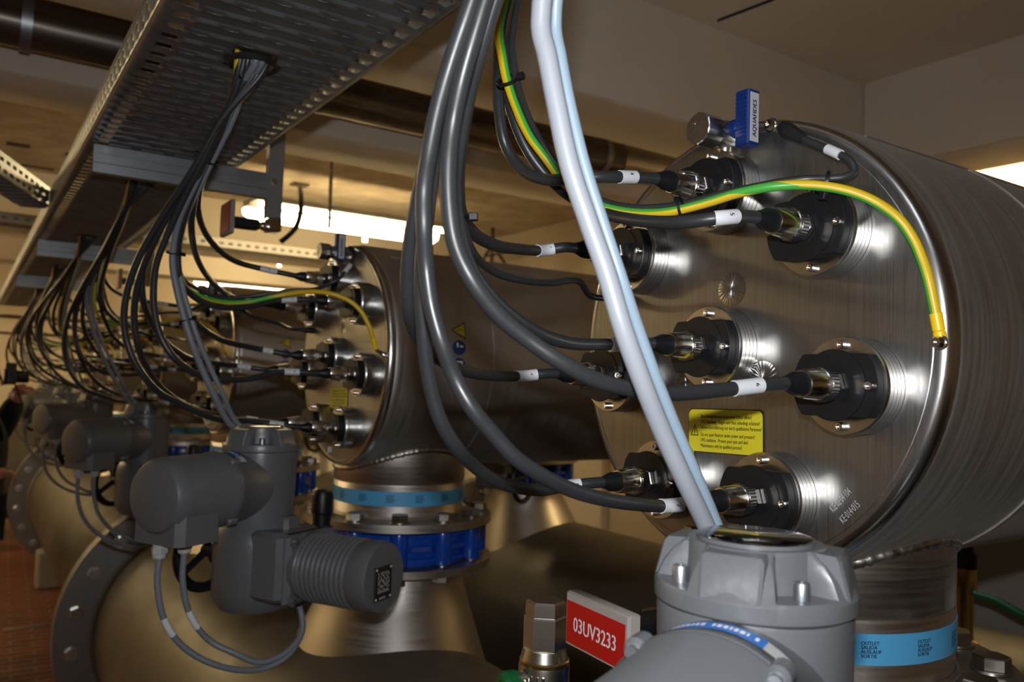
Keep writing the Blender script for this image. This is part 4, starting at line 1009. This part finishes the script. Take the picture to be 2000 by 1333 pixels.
tie(at(1614, 356, .915), dirat(EP, 15), .0115, 'black tie on the earth cable over the upper right socket', (0, 0, -1))
tie(at(896, 425, .835), (0, .1, 1), .0105, 'black tie on the bundle beside the upper left cable bend', (1, -.7, .15))
tie(at(402, 309, 1.675), dirat(A2a, 2), .024, 'black tie with a bright glint round the bundle under the tray', (-.3, -1, 0))
tie(at(341, 494, 1.735), dirat(A2a, 5), .0155, 'black tie round the grey pair above the first cable crossing', (.7, -.7, 0))
tie(at(364, 625, 1.76), dirat(A2a, 8), .0150, 'black tie round the grey pair halfway down to the second actuator', (.7, -.7, 0))
tie(at(478, 145, 1.60), dirat(A2a, 0), .021, 'black tie just under the tray hole', (-.3, -1, 0))

# ================================================================ SMALL FITTINGS
# sampling valve with hex cap
t = thing('sampling_valve', 'nickel ball valve with hexagonal cap and green lever left of the red sign', 'valve', (.70, .945, H-.41))
b = MB(); b.prism(hexpoly(.0285, .35), .085, .108, ch=.003); b.prism(hexpoly(.0305, .35), .040, .088, ch=.003); b.build('hex_cap', 'nickel', t, 30)
b = MB(); b.lathe([(.033, -.035), (.036, -.030), (.036, .018), (.034, .026), (.030, .042)], I4, 36); b.lathe([(.028, -.30), (.028, -.035)], I4, 28)
for k in range(3): b.bbox((-.0385, -.010+k*.009, -.02), (-.034, -.006+k*.009, .012), .001, Matrix.Rotation(R(40), 4, 'Z'))
b.lathe([(.014, .02), (.014, .048), (.010, .050)], frame((0, 0, .0), (-1, .05, 0)), 20); b.build('valve_body', 'nickel', t, 30)
b = MB(); b.lathe([(.0345, .018), (.0352, .020), (.0352, .026), (.0335, .028)], I4, 36, caps=(False, False)); b.build('brass_ring', 'brass', t)
b = MB(); d = Vector((-1, .05, 0)).normalized(); F = frame(tuple(d*.045), d); b.lathe([(.017, 0), (.018, .004), (.018, .018), (.012, .024)], F, 24)
Fl = Matrix.Translation(d*.056) @ Matrix.Rotation(R(-90), 4, 'Z'); 
rs = []
for (x_, w_, z_) in ((0, .014, 0), (.03, .012, -.018), (.06, .011, -.04), (.10, .012, -.068), (.125, .010, -.085), (.132, .005, -.09)): rs.append([(x_, -.005, z_-w_), (x_, .006, z_-w_), (x_, .006, z_+w_), (x_, -.005, z_+w_)])
b.loft(rs, Fl); b.build('lever', 'green', t, 30)
b = MB(); b.prism(hexpoly(.007), .024, .030, F, ch=.001); b.build('lever_nut', 'brass', t)
# red number sign on its holder
t = thing('number_sign', 'red sign reading 03UV3233 in a clear frame beside the nearest actuator', 'sign', (.612, .715, H-.273), R(0))
a = (at(1112, 1208, t=.97)); c = at(1236, 1258, t=.865)
t.location = (a+c)/2; u_ = (c-a); wd = u_.length; rz = math.atan2(u_.y, u_.x); t.rotation_euler = (0, math.atan2(-u_.z, math.hypot(u_.x, u_.y)), rz)
t.rotation_euler = (0, 0, rz)
hw, hh = wd/2, .031
b = MB(); b.bbox((-hw, -.006, -hh), (hw, .012, hh), .003); b.build('sign_frame', 'frame', t)
b = MB(); b.box((-hw+.0045, -.0068, -hh+.004), (hw-.0055, -.006, hh-.010)); b.build('sign_face', 'red', t)
b = MB(); put_text(b, '03UV3233', .0235, Matrix(((1, 0, 0, 0), (0, 0, -1, -.0071), (0, 1, 0, -.004), (0, 0, 0, 1))), bold=.0003, sx=.82); b.build('sign_print', 'whiteink', t, weld=False)
b = MB(); b.bbox((-.01, .012, -.02), (.03, .10, .012), .005); b.build('sign_holder', 'blackpl', t)
# gauge valve on the inlet manifold, right edge
g = at(1886, 1180, X=2.40)
t = thing('drain_valve', 'small brass drain valve with green lever behind the nearest outlet neck', 'valve', (2.40, g.y, H-.69))
b = MB(); b.lathe([(.035, 0), (.035, .008), (.02, .012), (.02, .15), (.027, .16), (.027, .21)], I4, 28); b.build('valve_body', 'brass', t)
b = MB(); b.lathe([(.030, .21), (.031, .25), (.024, .26), (.015, .30)], I4, 24); b.build('cap', 'blackmatt', t)
b = MB(); b.tube([(0, -.02, .145), (.02, -.07, .135), (.03, -.13, .11), (.035, -.17, .10)], [.010, .013, .012, .008], 10, flat=.6); b.build('lever', 'green', t)
b = MB(); b.bbox((3.0, 1.30, 0), (3.22, 1.75, H-.10), .01)
tag(b.build('pillar', 'stone'), 'dark square pillar behind the far floor pipe at right', 'pillar')

# ================================================================ PERSON at the left edge
def skin_obj(name, pts, edges, rad, mt, parent, sub=2):
    me = bpy.data.meshes.new(name); me.from_pydata(pts, edges, []); o = bpy.data.objects.new(name, me); COL.objects.link(o)
    me.materials.append(M[mt]); o.parent = parent
    sm = o.modifiers.new('k', 'SKIN'); sm.use_smooth_shade = True
    for i, v in enumerate(me.skin_vertices[0].data): v.radius = (rad[i] if isinstance(rad[i], tuple) else (rad[i], rad[i])); v.use_root = (i == 0)
    su = o.modifiers.new('s', 'SUBSURF'); su.levels = sub; su.render_levels = sub
    return o
t = thing('person', 'person in dark clothes at the far left edge, holding a black camera to the face', 'person', (.06, 5.56, 0))
# body faces +x; head at z 1.66
pts = [(0, 0, .98), (0, 0, 1.15), (.01, 0, 1.32), (.0, 0, 1.47), (.015, 0, 1.56), (.035, 0, 1.66), (.04, 0, 1.75),
       (0, .11, .93), (.02, .12, .52), (-.01, .12, .09), (.10, .13, .035), (0, -.11, .93), (.03, -.12, .52), (.0, -.12, .09), (.12, -.13, .035),
       (0, .19, 1.45), (.10, .25, 1.25), (.20, .12, 1.50), (.215, .07, 1.60),
       (0, -.19, 1.45), (.0, -.25, 1.22), (.09, -.23, 1.16), (.12, -.225, 1.16)]
ed = [(0, 1), (1, 2), (2, 3), (3, 4), (4, 5), (5, 6), (0, 7), (7, 8), (8, 9), (9, 10), (0, 11), (11, 12), (12, 13), (13, 14), (3, 15), (15, 16), (16, 17), (17, 18), (3, 19), (19, 20), (20, 21), (21, 22)]
rd = [(.15, .11), (.14, .10), (.16, .11), (.12, .09), .05, .085, .075, .085, .06, .04, .035, .085, .06, .04, .035, .06, .045, .035, .03, .06, .045, .034, .03]
skin_obj('body', pts, ed, rd, 'skin', t)
j_pts = [(0, 0, .90), (0, 0, 1.15), (.01, 0, 1.32), (.0, 0, 1.47), (.008, 0, 1.52), (0, .19, 1.45), (.10, .25, 1.25), (.213, .085, 1.572), (0, -.19, 1.45), (.0, -.25, 1.22), (.075, -.232, 1.165)]
j_ed = [(0, 1), (1, 2), (2, 3), (3, 4), (3, 5), (5, 6), (6, 7), (3, 8), (8, 9), (9, 10)]
skin_obj('jacket', j_pts, j_ed, [(.19, .16), (.18, .15), (.20, .16), (.16, .13), .08, .10, .08, .062, .10, .08, .06], 'cloth', t)
k_pts = [(0, 0, .98), (0, .11, .93), (.02, .12, .52), (-.01, .12, .10), (0, -.11, .93), (.03, -.12, .52), (.0, -.12, .10)]
skin_obj('trousers', k_pts, [(0, 1), (1, 2), (2, 3), (0, 4), (4, 5), (5, 6)], [(.18, .15), .12, .085, .06, .12, .085, .06], 'jeans', t)
b = MB(); b.lathe([(.02, .11), (.07, .10), (.098, .06), (.102, .0), (.095, -.05)], frame((.015, 0, 1.70), (-.25, 0, 1)), 24); b.build('hair', 'hair', t)
b = MB()
for sy in (-.032, .032): b.lathe([(.0001, .0), (.011, .003), (.012, .01)], frame((.125, sy, 1.69), (-1, 0, 0)), 12, caps=(False, True))
b.loft([[(.120, -.012, 1.64), (.120, .012, 1.64), (.118, .008, 1.69), (.118, -.008, 1.69)], [(.148, -.008, 1.648), (.148, .008, 1.648), (.122, .004, 1.69), (.122, -.004, 1.69)]])
b.build('face', 'skin', t)
for s, hx, hy, hz in ((1, .22, .065, 1.62), (-1, .13, -.225, 1.16)):
    b = MB(); hd_pts = []
    b.tube([(hx-.03, hy, hz-.02), (hx, hy, hz), (hx+.035, hy, hz+.01)], [.024, .032, .026], 12, flat=.6)
    for q in range(4): b.tube(crom([(hx+.03, hy-.022+q*.015, hz+.01), (hx+.058-abs(q-1.5)*.004, hy-.022+q*.014, hz+.012), (hx+.075, hy-.02+q*.013, hz-.006), (hx+.068, hy-.02+q*.013, hz-.024)], 3), .0082, 8)
    b.tube(crom([(hx-.005, hy-.02*s, hz), (hx+.02, hy-.045*s, hz-.008), (hx+.045, hy-.045*s, hz-.015)], 3), .0095, 8); b.build('hand', 'skin', t)
t2 = thing('photo_camera', 'black camera held up by the person at the left edge', 'camera', (.235, 5.57, 1.70))
b = MB(); b.bbox((-.04, -.07, -.05), (.02, .07, .045), .012); b.bbox((-.035, -.03, .04), (.02, .03, .075), .008); b.build('camera_body', 'blackpl', t2)
b = MB(); b.lathe([(.036, 0), (.037, .04), (.034, .045), (.036, .05), (.036, .062), (.030, .064), (.028, .055), (.0001, .05)], frame((.02, 0, -.005), (1, 0, 0)), 28); b.build('lens', 'blackmatt', t2)
b = MB(); b.tube(crom([(-.01, -.07, .02), (.02, -.09, -.07), (.05, -.09, -.16), (.03, -.08, -.22)], 5), .004, 8, flat=.4); b.build('strap', 'cloth', t2)
